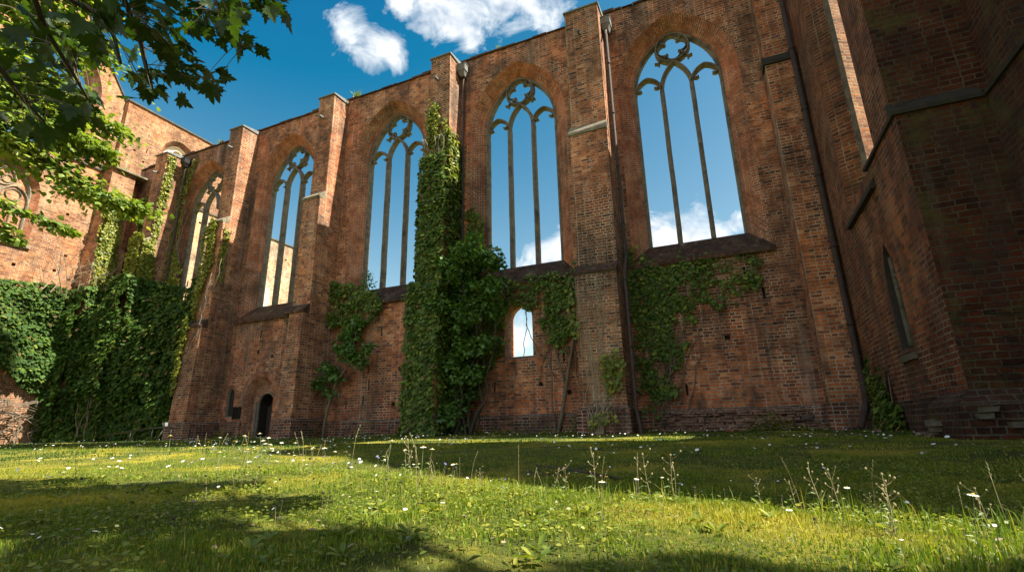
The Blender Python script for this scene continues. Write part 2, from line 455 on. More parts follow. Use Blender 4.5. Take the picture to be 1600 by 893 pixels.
# leaf shapes (a = along the tip, b = across, c = normal)
IVY = ([(0, 0, 0), (.25, .5, -.06), (.55, .36, -.04), (1, 0, -.12), (.55, -.36, -.04), (.25, -.5, -.06), (.45, 0, .05)],
       [(0, 6, 2, 1), (6, 3, 2), (0, 5, 4, 6), (6, 4, 3)])
SMALL = ([(0, 0, 0), (.5, .32, .05), (1, 0, -.06), (.5, -.32, .05)], [(0, 2, 1), (0, 3, 2)])
def maple_shape():
    half = [(0, .0), (-.05, .14), (-.08, .30), (.05, .24), (.12, .46), (.19, .37), (.35, .52), (.32, .36), (.40, .31), (.37, .21), (.57, .25), (.55, .13), (.70, .11), (.90, 0)]
    pts = half + [(a, -b) for a, b in half[-2:0:-1]]
    v = [(.28, 0, .03)] + [(a, b, -.16 * abs(b) - .05 * a * a) for a, b in pts]
    n = len(pts)
    return (v, [(0, 1 + i, 1 + (i + 1) % n) for i in range(n)])
MAPLE = maple_shape()

def unit(v):
    return v / (np.linalg.norm(v, axis=1, keepdims=True) + 1e-9)

def value_noise(seed):
    r = np.random.default_rng(seed); G = r.random((64, 64))
    def f(x, y):
        xi = np.floor(x).astype(int); yi = np.floor(y).astype(int)
        fx = x - xi; fy = y - yi
        fx = fx * fx * (3 - 2 * fx); fy = fy * fy * (3 - 2 * fy)
        g = lambda a, b: G[a % 64, b % 64]
        return (g(xi, yi) * (1 - fx) + g(xi + 1, yi) * fx) * (1 - fy) + (g(xi, yi + 1) * (1 - fx) + g(xi + 1, yi + 1) * fx) * fy
    return lambda x, y: f(x, y) * .55 + f(x * 2.1 + 7, y * 2.1 + 3) * .3 + f(x * 4.3 + 1, y * 4.3 + 9) * .15
vn1, vn2, vn3 = value_noise(1), value_noise(2), value_noise(3)

def sstep(a, b, x):
    t = np.clip((x - a) / (b - a), 0, 1)
    return t * t * (3 - 2 * t)

# =====================================================================
# ground: lit bank near the camera, a shallow hollow, the lawn up to the wall (eye level is z = 0)
# =====================================================================
def edge_y(x):
    return np.interp(x, [-40, -15, -8.5, -3, -1.4, 0, .8, 4], [9.5, 7.0, 6.0, 3.75, 3.15, 2.65, 2.35, 2.0])
def gz(x, y):
    x = np.asarray(x, float); y = np.asarray(y, float)
    z = -.385 + .115 * sstep(4.5, 9, y) + .09 * sstep(9, 15.5, y)
    left = sstep(-2.5, -11, x)
    z = z + left * (.02 * (1 - sstep(9, 16, y)) + .035)
    e = y - edge_y(x)
    z = z + .035 * np.exp(-((e + .25) / .6) ** 2) - .075 * np.exp(-((e - .9) / .75) ** 2) * sstep(-9, -3, x)
    z = z + (vn1(x * .9, y * .9) - .5) * .05 + (vn2(x * 3.1, y * 3.1) - .5) * .02
    return z

def grade(lo, hi, fine_lo, fine_hi, s):
    a = list(np.arange(fine_lo, fine_hi + s / 2, s)); st = s; x = fine_hi
    while x < hi:
        st *= 1.3; x += st; a.append(x)
    st = s; x = fine_lo
    while x > lo:
        st *= 1.3; x -= st; a.insert(0, x)
    return np.array(a)
gx = grade(-900, 900, -14, 5, .12); gy = grade(-900, 900, -1, 11, .12)
GX, GY = np.meshgrid(gx, gy, indexing='ij')
GZ = gz(GX, GY)
nx, ny = GX.shape
V = np.stack([GX, GY, GZ], -1).reshape(-1, 3)
ii = (np.arange(nx - 1)[:, None] * ny + np.arange(ny - 1)[None, :]).ravel()
F = np.stack([ii, ii + ny, ii + ny + 1, ii + 1], 1)
me = bpy.data.meshes.new('ground'); me.from_pydata(V.tolist(), [], F.tolist()); me.materials.append(M_GROUND)
me.polygons.foreach_set('use_smooth', np.ones(len(F), dtype=bool))
ground = bpy.data.objects.new('ground', me); COL.objects.link(ground); ground['kind'] = 'structure'

# =====================================================================
# walls
# =====================================================================
def arch(c, hw, z0, zs, rise, n=9):
    """outline: bottom left, up, over the pointed arch, down, bottom right"""
    R = (hw * hw + rise * rise) / (2 * hw)
    cx = c - hw + R
    pa = math.acos((c - cx) / R)
    left = [(cx + R * math.cos(PI - (PI - pa) * i / n), zs + R * math.sin(PI - (PI - pa) * i / n)) for i in range(n + 1)]
    right = [(2 * c - x, z) for x, z in left[:-1][::-1]]
    return [(c - hw, z0)] + left + right + [(c + hw, z0)]

def rect(u0, u1, z0, z1):
    return [(u0, z0), (u0, z1), (u1, z1), (u1, z0)]

def wall_panel(m, frame, outer, T, holes=(), mi=0, edges=True):
    """slab with openings. frame(u, d, z) -> 3D, d = depth behind the front face.
    hole: dict(steps=[(depth, outline, material of the band before it)], cap=material or None)"""
    def tri(loops, d, n):
        flat = [p for l in loops for p in l]
        for t in tessellate_polygon([[Vector((p[0], p[1], 0)) for p in l] for l in loops]):
            P = [frame(flat[i][0], d, flat[i][1]) for i in t]
            m.face(P, [(flat[i][0], flat[i][1]) for i in t], mi, n)
    o = Vector(frame(0, 0, 0)); nin = Vector(frame(0, 1, 0)) - o
    tri([outer] + [h['steps'][0][1] for h in holes], 0, -nin)
    back = [h['steps'][-1][1] for h in holes if h.get('cap') is None]
    tri([outer] + back, T, nin)
    if edges:
        ce = (sum(p[0] for p in outer) / len(outer), sum(p[1] for p in outer) / len(outer))
        for i in range(len(outer)):
            a, b = outer[i], outer[(i + 1) % len(outer)]
            P = [frame(a[0], 0, a[1]), frame(b[0], 0, b[1]), frame(b[0], T, b[1]), frame(a[0], T, a[1])]
            c = sum((Vector(p) for p in P), Vector()) / 4 - Vector(frame(ce[0], T / 2, ce[1]))
            m.face(P, None, mi, c)
    for h in holes:
        st = h['steps']
        for s in range(len(st) - 1):
            d0, A, _ = st[s]; d1, B, bm = st[s + 1]
            k = len(A)
            hc = (sum(p[0] for p in A) / k, sum(p[1] for p in A) / k)
            acc = 0
            for i in range(k):
                j = (i + 1) % k
                a, b, b2, a2 = A[i], A[j], B[j], B[i]
                P = [frame(a[0], d0, a[1]), frame(b[0], d0, b[1]), frame(b2[0], d1, b2[1]), frame(a2[0], d1, a2[1])]
                l = math.hypot(b[0] - a[0], b[1] - a[1])
                w = math.hypot(d1 - d0, math.hypot(a2[0] - a[0], a2[1] - a[1]))
                cc = Vector(frame(hc[0], (d0 + d1) / 2, hc[1])) - sum((Vector(p) for p in P), Vector()) / 4
                m.face(P, [(0, acc), (0, acc + l), (w, acc + l), (w, acc)], bm, cc)
                acc += l
        if h.get('cap') is not None:
            d, B, _ = st[-1]
            for t in tessellate_polygon([[Vector((p[0], p[1], 0)) for p in B]]):
                m.face([frame(B[i][0], d, B[i][1]) for i in t], [(B[i][0], B[i][1]) for i in t], h['cap'], -nin)

def putlogs(rects, n, avoid, slit=.3, rs=3):
    """small square holes and slits left by the scaffolding"""
    r = random.Random(rs); out = []; tries = 0
    while len(out) < n and tries < 4000:
        tries += 1
        a = r.choice(rects)
        u = r.uniform(a[0], a[1]); z = r.uniform(a[2], a[3])
        w, h = (.035, .17) if r.random() < slit else (.075, .07)
        if any(b[0] - .3 < u < b[1] + .3 and b[2] - .3 < z < b[3] + .35 for b in avoid): continue
        if any(abs(u - q[0]) < .5 and abs(z - q[1]) < .5 for q in out): continue
        out.append((u, z, w, h))
    return [dict(steps=[(0, rect(u - w, u + w, z - h, z + h), 0), (.18, rect(u - w, u + w, z - h, z + h), 0)], cap=3) for u, z, w, h in out]  # near-black cap paints the shade at the back of each hole

WT = 15.45     # wall top
BASE = -.9
WIN = [('w0', -29.75, .42, .62, 9.2, 12.9, .95, 1.25), ('w1', -24.9, 1.5, 2.0, 5.85, 12.0, 2.25, 2.8), ('w2', -18.85, 1.5, 2.0, 5.85, 12.0, 2.25, 2.8),
       ('w3', -12.6, 1.54, 2.05, 5.85, 12.0, 2.3, 2.8), ('w4', -6.52, 1.54, 2.05, 5.85, 11.95, 2.3, 2.8), ('w5', -.4, 1.54, 2.05, 5.8, 11.9, 2.3, 2.8)]
nave = thing('nave_wall', 'long roofless red brick wall with tall open pointed windows and stepped buttresses', 'wall')
m = MB()
fr = lambda u, d, z: Vector((u, 16 + d, z))
holes = []; avoid = []
for nm, c, hi, ho, z0, zs, ri, ro in WIN:
    A = arch(c, ho, z0 - .75, zs - .1, ro); B = arch(c, hi, z0, zs, ri); C = arch(c, hi + .05, z0, zs, ri + .05); D = arch(c, ho, z0 - .3, zs, ro)
    holes.append(dict(steps=[(0, A, 0), (.5, B, 1), (.68, C, 2), (1.05, D, 0)]))
    avoid.append((c - ho, c + ho, z0 - 1, 16))
# doorway, two lancets, small round headed window right of the creeper
def rarch(c, hw, z0, zs, n=8):
    return arch(c, hw, z0, zs, hw * 1.02, n)
holes.append(dict(steps=[(0, rarch(-18.95, .86, -.5, 1.6), 0), (.34, rarch(-18.91, .72, -.5, 1.45), 1), (.342, rarch(-18.81, .50, -.5, 1.27), 0), (1.0, rarch(-18.81, .50, -.5, 1.27), 3)], cap=3))
avoid.append((-20.4, -17.7, -1, 2.8))
holes.append(dict(steps=[(0, arch(-20.72, .23, .8, 1.7, .36), 0), (.10, arch(-20.72, .19, .83, 1.7, .30), 2), (.14, arch(-20.72, .18, .83, 1.7, .30), 3)], cap=3))  # dark cap painted in for the lancet's unlit depth
avoid.append((-20.9, -20.1, .5, 2.3))
holes.append(dict(steps=[(0, rarch(-6.62, .53, 2.36, 3.80), 0), (.45, rarch(-6.70, .49, 2.5, 3.82), 1), (1.05, rarch(-6.73, .52, 2.5, 3.9), 0)]))
avoid.append((-7.3, -6.1, 2, 4.5))
for a in ((-10.5, -8.9), (-4.4, -2.6), (-16.4, -15.0), (-22.4, -21), (-28.4, -27)): avoid.append((a[0], a[1], -2, 16))
avoid.append((2.0, 4, -2, 16))
holes += putlogs([(-31, 2.2, 1.0, 5), (-31, 2.2, 1, 2.5), (-31, 2.2, 12.5, 15)], 44, avoid, .45)
wall_panel(m, fr, rect(-31.1, 3.3, BASE, WT), 1.05, holes, 0)
m.build('masonry', [M_WALL, M_SPLAY, M_STONE, M_WOOD_SHADE], nave)
# rows of worn courses standing proud so the wall head is not a ruled line
m = MB()
x = -31.0
r_ = random.Random(5)
while x < 3.1:
    w = r_.uniform(.22, .9)
    h = r_.choice((.04, .06, .08, .10, .15))
    m.box(x, x + w - .012, 15.93, 17.12, WT + .002, WT + h)
    x += w
m.build('wall_coping', M_SILL, nave)
# plinth, a dark course of bricks along the foot
m = MB()
for a, b in ((-27.0, -22.3), (-21.2, -19.86), (-18.06, -16.1), (-15.2, -10.12), (-9.0, -4.2), (-2.72, 2.2)):
    zt = .42 if a > -16 else .55
    m.hexa([(a, 15.9, BASE), (b, 15.9, BASE), (b, 15.998, BASE), (a, 15.998, BASE)], [(a, 15.93, zt), (b, 15.93, zt), (b, 15.998, zt + .06), (a, 15.998, zt + .06)])
m.build('plinth', M_PLINTH, nave)

# worn patch of rough footings under the right window
m = MB(); r_ = random.Random(12); z = -.25
while z < .36:
    x = -2.1 + r_.uniform(0, .2); h = r_.uniform(.06, .12)
    while x < 1.9 - abs(z) * .4:
        w = r_.uniform(.1, .34)
        if r_.random() < .86:
            d0 = r_.uniform(15.80, 15.90); j = lambda: r_.uniform(-.018, .018)
            m.hexa([(x + j(), d0 + j(), z), (x + w - .02 + j(), d0 + j(), z), (x + w - .02, 15.97, z), (x, 15.97, z)], [(x + j(), d0 + .02 + j(), z + h - .015 + j()), (x + w - .02 + j(), d0 + .02 + j(), z + h - .015 + j()), (x + w - .02, 15.97, z + h - .015), (x, 15.97, z + h - .015)])
        x += w
    z += h
m.build('rough_footing', M_RUB, nave)
# sills
for nm, c, hi, ho, z0, zs, ri, ro in WIN[1:]:
    m = MB()
    wl, wr = c - ho - .12, c + ho + .12
    b = [(c - hi, 16.5, z0 - .5), (c + hi, 16.5, z0 - .5), (wr, 15.86, z0 - .83), (wl, 15.86, z0 - .83)]
    t = [(c - hi - .02, 16.5, z0 + .03), (c + hi + .02, 16.5, z0 + .03), (wr, 15.86, z0 - .70), (wl, 15.86, z0 - .70)]
    m.hexa(b, t)
    m.build('window_sill', M_SILL, nave)

# tracery: three lights, side lights with cusped heads, an oculus with a quatrefoil
def arc_pts(cx, cz, r, a0, a1, n=10):
    return [(cx + r * math.cos(a0 + (a1 - a0) * i / n), cz + r * math.sin(a0 + (a1 - a0) * i / n)) for i in range(n + 1)]
def two_pt_arch(x0, x1, z, rise, n=7):
    c = (x0 + x1) / 2; hw = (x1 - x0) / 2
    a = arch(c, hw, z, z, rise, n)[1:-1]
    return a
for wi, (nm, c, hi, ho, z0, zs, ri, ro) in enumerate(WIN):
    if wi == 0: continue
    tr = MB()
    pl = lambda u, y, z: (c + u, y, z)
    Y0, Y1 = 16.46, 16.72
    outline = [(x - c, z) for x, z in arch(c, hi - .035, z0 - .02, zs, ri - .05, 10)]
    broken = wi == 1
    tr.sweep(outline, .14, Y0 + .02, Y1, pl)
    f = hi / 1.54
    mu = .52 * f; zm = zs - .08
    oc = zs + 1.60; orr = .585
    # central light
    tr.sweep([(-mu, zm - .05)] + two_pt_arch(-mu, mu, zm, 1.08) + [(mu, zm - .05)], .135, Y0, Y1, pl)
    for s in (-1, 1):
        a, b = sorted((s * mu, s * (hi - .05)))
        if broken and s > 0: continue
        tr.sweep(two_pt_arch(a, b, zm + .0, .62), .12, Y0, Y1, pl)
        mid = (a + b) / 2; q = (b - a) / 2
        for t in (-1, 1):      # cusps of the trefoiled head
            tr.sweep([(mid + t * q * .95, zm + .24), (mid + t * q * .66, zm + .15), (mid + t * q * .48, zm + .19)], .075, Y0 + .04, Y1 - .04, pl)
    # oculus and its foils
    tr.sweep(arc_pts(0, oc, orr, 0, 2 * PI, 28)[:-1], .10, Y0, Y1, pl, closed=True)
    foil = []
    for k in range(4):
        a = PI / 2 * k + .1
        fx, fz = .275 * math.cos(a), oc + .275 * math.sin(a)
        foil += arc_pts(fx, fz, .235, a - 1.95, a + 1.95, 10)
    tr.sweep(foil, .055, Y0 + .05, Y1 - .06, pl, closed=True)
    for k in range(4):
        a = PI / 2 * k + .1 + PI / 4
        tr.sweep([(.50 * math.cos(a), oc + .50 * math.sin(a)), (.33 * math.cos(a), oc + .33 * math.sin(a))], .11, Y0 + .03, Y1 - .05, pl)
    for s in (-1, 1):          # stumps of broken cusping below the oculus
        tr.sweep([(s * .43, oc - .40), (s * .54, oc - .52), (s * .66, oc - .49)], .075, Y0 + .04, Y1 - .06, pl)
        tr.sweep([(s * .54, oc - .52), (s * .51, oc - .62)], .06, Y0 + .05, Y1 - .07, pl)
    t_o = tr.build('window_tracery', M_STONE, nave)
    for s in (-1, 1):
        if broken and s > 0: continue
        mm = MB()
        r_ = random.Random(wi * 3 + s)
        pts = [(s * mu + r_.uniform(-.008, .008), z0 + (zm - z0) * i / 8) for i in range(9)]
        mm.sweep(pts, .16, Y0 - .01, Y1 + .01, pl)
        mm.build('mullion', M_STONE, t_o)

# buttresses
BUT = [(-28.05, -27.1), (-22.12, -21.2), (-16.12, -15.22), (-9.94, -9.02), (-4.02, -2.76)]
for i, (x0, x1) in enumerate(BUT):
    top = thing('buttress', None, None); top.parent = nave
    m = MB()
    z1, z2 = 10.15, 5.0
    yf = [15.05, 14.74, 14.45, 14.2]
    ztop = 15.2
    lx = .22 if i == 2 else 0
    if i == 4: yf = [15.1, 14.95, 14.6, 14.2]; z2 = 4.95
    # upper stage
    m.box(x0, x1, yf[0], 15.998, z1, ztop, skip='+y -z')
    # middle stage, slightly wider to the left
    m.box(x0 - .04, x1, yf[1], 15.998, z2, z1 - .3, skip='+y -z')
    m.hexa([(x0 - .04, yf[1], z1 - .3), (x1, yf[1], z1 - .3), (x1, 15.99, z1 - .3), (x0 - .04, 15.99, z1 - .3)],
           [(x0, yf[0], z1 + .003), (x1, yf[0], z1 + .003), (x1, 15.99, z1 + .003), (x0, 15.99, z1 + .003)])
    # lower stage with a slight batter
    m.hexa([(x0 - .08 + lx, yf[2] - .1, .5), (x1 + .02, yf[2] - .1, .5), (x1 + .02, 15.995, .5), (x0 - .08 + lx, 15.995, .5)],
           [(x0 - .06 + lx, yf[2], z2 - .3), (x1, yf[2], z2 - .3), (x1, 15.995, z2 - .3), (x0 - .06 + lx, 15.995, z2 - .3)])
    m.hexa([(x0 - .06 + lx, yf[2], z2 - .3), (x1, yf[2], z2 - .3), (x1, 15.99, z2 - .3), (x0 - .06 + lx, 15.99, z2 - .3)],
           [(x0 - .04, yf[1], z2 + .003), (x1, yf[1], z2 + .003), (x1, 15.99, z2 + .003), (x0 - .04, 15.99, z2 + .003)])
    # scaffold holes cut as dark recess blocks would be too regular: a few bricks missing
    m.build('shaft', M_BUTT, top)
    p = MB()
    p.hexa([(x0 - .16 + lx, yf[3], BASE), (x1 + .16, yf[3], BASE), (x1 + .16, 15.88, BASE), (x0 - .16 + lx, 15.88, BASE)],
           [(x0 - .13 + lx, yf[3] + .05, .48), (x1 + .12, yf[3] + .05, .48), (x1 + .12, 15.88, .48), (x0 - .13 + lx, 15.88, .48)])
    p.hexa([(x0 - .13 + lx, yf[3] + .05, .48), (x1 + .12, yf[3] + .05, .48), (x1 + .12, 15.88, .48), (x0 - .13 + lx, 15.88, .48)],
           [(x0 - .07 + lx, yf[2] - .1, .58), (x1 + .02, yf[2] - .1, .58), (x1 + .02, 15.88, .58), (x0 - .07 + lx, 15.88, .58)])
    p.build('plinth', M_PLINTH, top)
    # stone offsets: front slabs with a drip edge
    for zz, ya, yb, dx in ((z1, yf[0], yf[1], .06), (z2, yf[1], yf[2], .08)):
        s = MB()
        xr = x1 + .015
        s.hexa([(x0 - dx - .02, yb - .05, zz - .33), (xr, yb - .05, zz - .33), (xr, ya + .0, zz - .33), (x0 - dx - .02, ya, zz - .33)],
               [(x0 - dx - .02, yb - .05, zz - .24), (xr, yb - .05, zz - .24), (xr, ya - .004, zz + .08), (x0 - dx - .02, ya - .004, zz + .08)])
        s.build('offset_slab', M_LEDGE if zz > 7 else M_SILL, top)
    cpg = MB()
    cpg.hexa([(x0 - .05, yf[0] - .06, ztop + .002), (x1 + .05, yf[0] - .06, ztop + .002), (x1 + .05, 15.92, ztop + .002), (x0 - .05, 15.92, ztop + .002)],
             [(x0 - .05, yf[0] - .06, ztop + .06), (x1 + .05, yf[0] - .06, ztop + .06), (x1 + .05, 15.92, ztop + .2), (x0 - .05, 15.92, ztop + .2)])
    cpg.build('cap_sheet', M_ZINC, top)
    sp = MB(); sp.tube([((x0 + x1) / 2 - .1, yf[0] + .05, 14.1), ((x0 + x1) / 2 - .1, yf[0] - .28, 14.06)], .055, 8)
    sp.build('spout', M_ZINC, top)
# pilaster where the nave meets the choir
top = thing('pilaster', None, None); top.parent = nave
m = MB()
m.box(2.3, 3.13, 15.25, 15.998, 10.9, WT, skip='+y')
m.box(2.26, 3.13, 15.15, 15.998, .5, 10.75, skip='+y')
m.build('shaft', M_BUTT, top)
p = MB(); p.box(2.16, 3.13, 15.03, 15.88, BASE, .5); p.build('plinth', M_PLINTH, top)
s = MB(); s.hexa([(2.2, 15.08, 10.7), (3.12, 15.08, 10.7), (3.12, 15.6, 10.7), (2.2, 15.6, 10.7)], [(2.2, 15.08, 10.8), (3.12, 15.08, 10.8), (3.12, 15.27, 11.1), (2.2, 15.27, 11.1)])
s.build('offset_slab', M_DARKLEDGE, top)
# doorway: ring of voussoirs, stone frame, leaning pale jamb, dark door
d = MB()
d.sweep(rarch(-18.95, .985, 1.2, 1.6, 12), .24, 15.984, 16.02, lambda u, y, z: (u, y, z), ch=.1)
d.sweep(arch(-20.72, .31, 1.55, 1.7, .45, 8), .15, 15.986, 16.02, lambda u, y, z: (u, y, z), ch=.1)
d.build('arch_ring', M_SPLAY, nave)
d = MB()
pl = lambda u, y, z: (u, y, z)
d.sweep(rarch(-18.81, .49, -.35, 1.27), .06, 16.28, 16.38, pl)
df = d.build('door_frame', M_TIMBER, nave)
d = MB()
d.sweep([(-19.39, -.3), (-19.40, 1.4)], .10, 16.22, 16.34, pl)
d.build('jamb_post', M_TIMBER, df)
d = MB()
for k in range(6):
    d.box(-19.20 + k * .16, -19.20 + k * .16 + .152, 16.74, 16.78, -.35, 1.45 - abs(k - 2.5) * .09)
dr = d.build('door', M_WOOD_SHADE, nave)
d = MB(); d.tube([(-18.98, 16.74, .55), (-18.98, 16.68, .55), (-18.98, 16.68, .42)], .012, 6); d.build('handle', M_IRON, dr)
d = MB(); d.box(-19.6, -18.2, 15.72, 16.3, -.3, -.08); d.build('door_step', M_LEDGE, nave)

# ---- west wall, sunlit, closing the court on the left -------------------------------
west = thing('west_wall', 'sunlit brick cross wall with a traceried window at the far end of the court', 'wall')
m = MB()
fw = lambda u, d_, z: Vector((-31.1 - d_, u, z))          # u runs along +Y
wc = 10.35
H = [dict(steps=[(0, arch(wc, 1.4, 9.25, 11.8, 1.75), 0), (.35, arch(wc, 1.2, 9.4, 11.8, 1.5), 1), (1.0, arch(wc, 1.25, 9.4, 11.8, 1.55), 0)]),
     dict(steps=[(0, arch(24.6, 1.55, 6.5, 10.2, 2.0), 0), (.25, arch(24.6, 1.2, 6.8, 10.0, 1.7), 2), (.5, arch(24.6, .75, 7.0, 9.8, 1.1), 2)], cap=2)]
H += putlogs([(6, 14, 8, 14), (18, 30, 8, 14)], 26, [(8.6, 12.1, 8.5, 14.4), (22.8, 26.4, 6, 13)], .15, 9)
wall_panel(m, fw, rect(1.0, 16.5, BASE, 14.5), 1.0, [h for h in H if h['steps'][0][1][0][0] < 16], 0)
wall_panel(m, fw, rect(16.503, 34.0, BASE, 14.5), 1.0, [h for h in H if h['steps'][0][1][0][0] > 16], 4)
m.build('masonry', [M_WEST, M_SPLAY, M_PALE, M_WOOD_SHADE, M_WESTIN], west)
m = MB(); y = 1.0
r_ = random.Random(8)
while y < 33.9:
    w = r_.uniform(.6, 1.2); m.box(-32.2, -31.0, y, min(y + w - .01, 34), 14.502, 14.56 + r_.uniform(0, .04)); y += w
m.build('wall_coping', M_SLATE, west)
m = MB(); m.hexa([(-31.45, 8.85, 9.2), (-30.98, 8.85, 9.08), (-30.98, 11.85, 9.08), (-31.45, 11.85, 9.2)], [(-31.45, 8.85, 9.41), (-30.98, 8.85, 9.2), (-30.98, 11.85, 9.2), (-31.45, 11.85, 9.41)])
m.build('window_sill', M_LEDGE, west)
t = MB(); plw = lambda u, y_, z: (-y_, u, z)
Y0, Y1 = 31.45, 31.68
t.sweep(arch(wc, 1.17, 9.4, 11.8, 1.46), .12, Y0, Y1, plw)
for s in (-1, 1):
    t.sweep(two_pt_arch(wc + min(0, s * 1.14), wc + max(0, s * 1.14), 11.45, .75), .09, Y0, Y1, plw)
    t.sweep(arc_pts(wc + s * .55, 11.72, .30, 0, 2 * PI, 16)[:-1], .06, Y0 + .03, Y1 - .03, plw, closed=True)
    t.sweep([(wc + s * .6, 9.4), (wc + s * .6, 11.45)], .06, Y0 + .03, Y1 - .03, plw)
t.sweep(arc_pts(wc, 12.55, .46, 0, 2 * PI, 22)[:-1], .085, Y0, Y1, plw, closed=True)
for k in range(3):
    a = PI / 2 + k * 2 * PI / 3
    t.sweep(arc_pts(wc + .2 * math.cos(a), 12.55 + .2 * math.sin(a), .2, 0, 2 * PI, 14)[:-1], .05, Y0 + .03, Y1 - .03, plw, closed=True)
t.sweep([(wc - 1.15, 10.9), (wc + 1.15, 10.9)], .05, Y0 + .05, Y1 - .05, plw)
tw = t.build('window_tracery', M_LEDGE, west)
t = MB(); t.sweep([(wc, 9.4), (wc, 12.0)], .12, Y0, Y1, plw); t.build('mullion', M_LEDGE, tw)
# corner pilaster
top = thing('corner_pilaster', None, None); top.parent = west
m = MB()
m.box(-31.098, -30.2, 14.15, 15.35, 10.2, 14.55, skip='-x')
m.box(-31.098, -29.9, 14.05, 15.4, BASE, 9.8, skip='-x')
m.hexa([(-31.098, 14.05, 9.8), (-29.9, 14.05, 9.8), (-29.9, 15.4, 9.8), (-31.098, 15.4, 9.8)], [(-31.098, 14.15, 10.203), (-30.2, 14.15, 10.203), (-30.2, 15.35, 10.203), (-31.098, 15.35, 10.203)])
m.build('shaft', M_WEST, top)
m = MB(); m.hexa([(-31.3, 14.0, 14.56), (-30.0, 14.0, 14.56), (-30.0, 15.9, 14.56), (-31.3, 15.9, 14.56)], [(-31.3, 14.0, 14.95), (-30.0, 14.0, 14.66), (-30.0, 15.9, 14.66), (-31.3, 15.9, 14.95)])
m.build('cap_slab', M_LEDGE, top)

# ---- gable wall further back ----------------------------------------------------------
gable = thing('gable_wall', 'high stepped brick gable with a tall open window rising behind the left corner', 'wall')
m = MB()
fg = lambda u, d_, z: Vector((-36.0 - d_, u, z))
H = [dict(steps=[(0, arch(12.6, 2.75, 15.5, 21.6, 3.6), 0), (.45, arch(12.6, 2.4, 15.8, 21.6, 3.2), 1), (1.1, arch(12.6, 2.4, 15.8, 21.6, 3.2), 0)])]
wall_panel(m, fg, [(5, BASE), (5, 22.4), (8, 26.2), (10.2, 29.5), (12.4, 29.7), (14.55, 25.2), (15.7, 23.9), (16.75, 22.35), (16.75, BASE)], 1.1, H, 0)
fg2 = lambda u, d_, z: Vector((-35.6 - d_, u, z))
H2 = [dict(steps=[(0, arch(20.6, 1.25, 16.5, 19.9, 1.35), 0), (.3, arch(20.6, 1.0, 16.6, 19.8, 1.15), 1), (.5, arch(20.6, 1.0, 16.6, 19.8, 1.15), 2)], cap=2)]
H2 += putlogs([(17.2, 24, 17, 22)], 9, [(18.9, 22.4, 15, 21.8)], .1, 4)
wall_panel(m, fg2, rect(16.75, 27, BASE, 22.35), 1.5, H2, 0)
m.build('masonry', [M_GABLE, M_SPLAY, M_PALE, M_WOOD_SHADE], gable)
m = MB()
m.box(-37.2, -35.5, 16.7, 27.05, 22.352, 22.46)
for a, b in (((16.75, 22.37), (15.7, 23.92)), ((15.7, 23.92), (14.55, 25.22)), ((14.55, 25.22), (12.4, 29.72)), ((12.4, 29.72), (10.2, 29.52))):
    m.hexa([(-37.2, a[0], a[1]), (-35.9, a[0], a[1]), (-35.9, b[0], b[1]), (-37.2, b[0], b[1])], [(-37.2, a[0], a[1] + .1), (-35.9, a[0], a[1] + .1), (-35.9, b[0], b[1] + .1), (-37.2, b[0], b[1] + .1)])
m.build('wall_coping', M_SLATE, gable)
t = MB(); plg = lambda u, y_, z: (-y_, u, z)
for s in (-1, 0, 1):
    t.sweep(arc_pts(20.6 + s * .5, 19.8 + (.45 if s == 0 else 0), .36, 0, 2 * PI, 14)[:-1], .09, 35.88, 36.08, plg, closed=True)
t.sweep([(20.35, 16.6), (20.35, 19.9)], .1, 35.88, 36.08, plg); t.sweep([(20.85, 16.6), (20.85, 19.9)], .1, 35.88, 36.08, plg)
t.build('window_tracery', M_PALE, gable)

# ---- choir block on the right --------------------------------------------------------
choir = thing('choir_wall', 'dark shaded brick wing with a narrow lancet and stepped corner, towering at right', 'building')
XW = 3.15; HC = 15.4; YF = 9.36
m = MB()
fc = lambda u, d_, z: Vector((XW + d_, u, z))
def recta(u0, u1, z0, z1): return rect(u0, u1, z0, z1)
# upper window: splayed brick reveal, stone jamb, sunlit inner splay
up0 = [(10.7, 4.95), (10.7, 16.5), (13.3, 16.5), (13.3, 4.95)]
up1 = [(10.7, 5.25), (10.7, 16.5), (13.06, 16.5), (13.06, 5.25)]
up2 = [(10.7, 5.25), (10.7, 16.5), (13.06, 16.5), (13.06, 5.25)]
up3 = [(10.4, 5.25), (10.4, 16.5), (13.42, 16.5), (13.42, 5.25)]
lan = [dict(steps=[(0, arch(11.52, .35, 1.32, 2.5, .92), 0), (.05, arch(11.52, .345, 1.33, 2.5, .91), 3), (.11, arch(11.52, .34, 1.34, 2.5, .90), 3)], cap=3)]  # dark cap close behind stands in for the unlit inside, slits too
slits = [dict(steps=[(0, rect(u - .03, u + .03, z, z + .45), 0), (.2, rect(u - .03, u + .03, z, z + .45), 0)], cap=3) for u, z in ((13.1, 3.5), (10.2, 6.0))]
wall_panel(m, fc, [(YF, BASE), (YF, 5.0), (YF + .14, 5.0), (YF + .14, 16.0), (10.7, 16.0), (10.7, 5.25 - .3), (13.3, 4.95), (13.3, 16.0), (16.0, 16.0), (16.0, BASE)], .4, lan + slits[:1], 0)
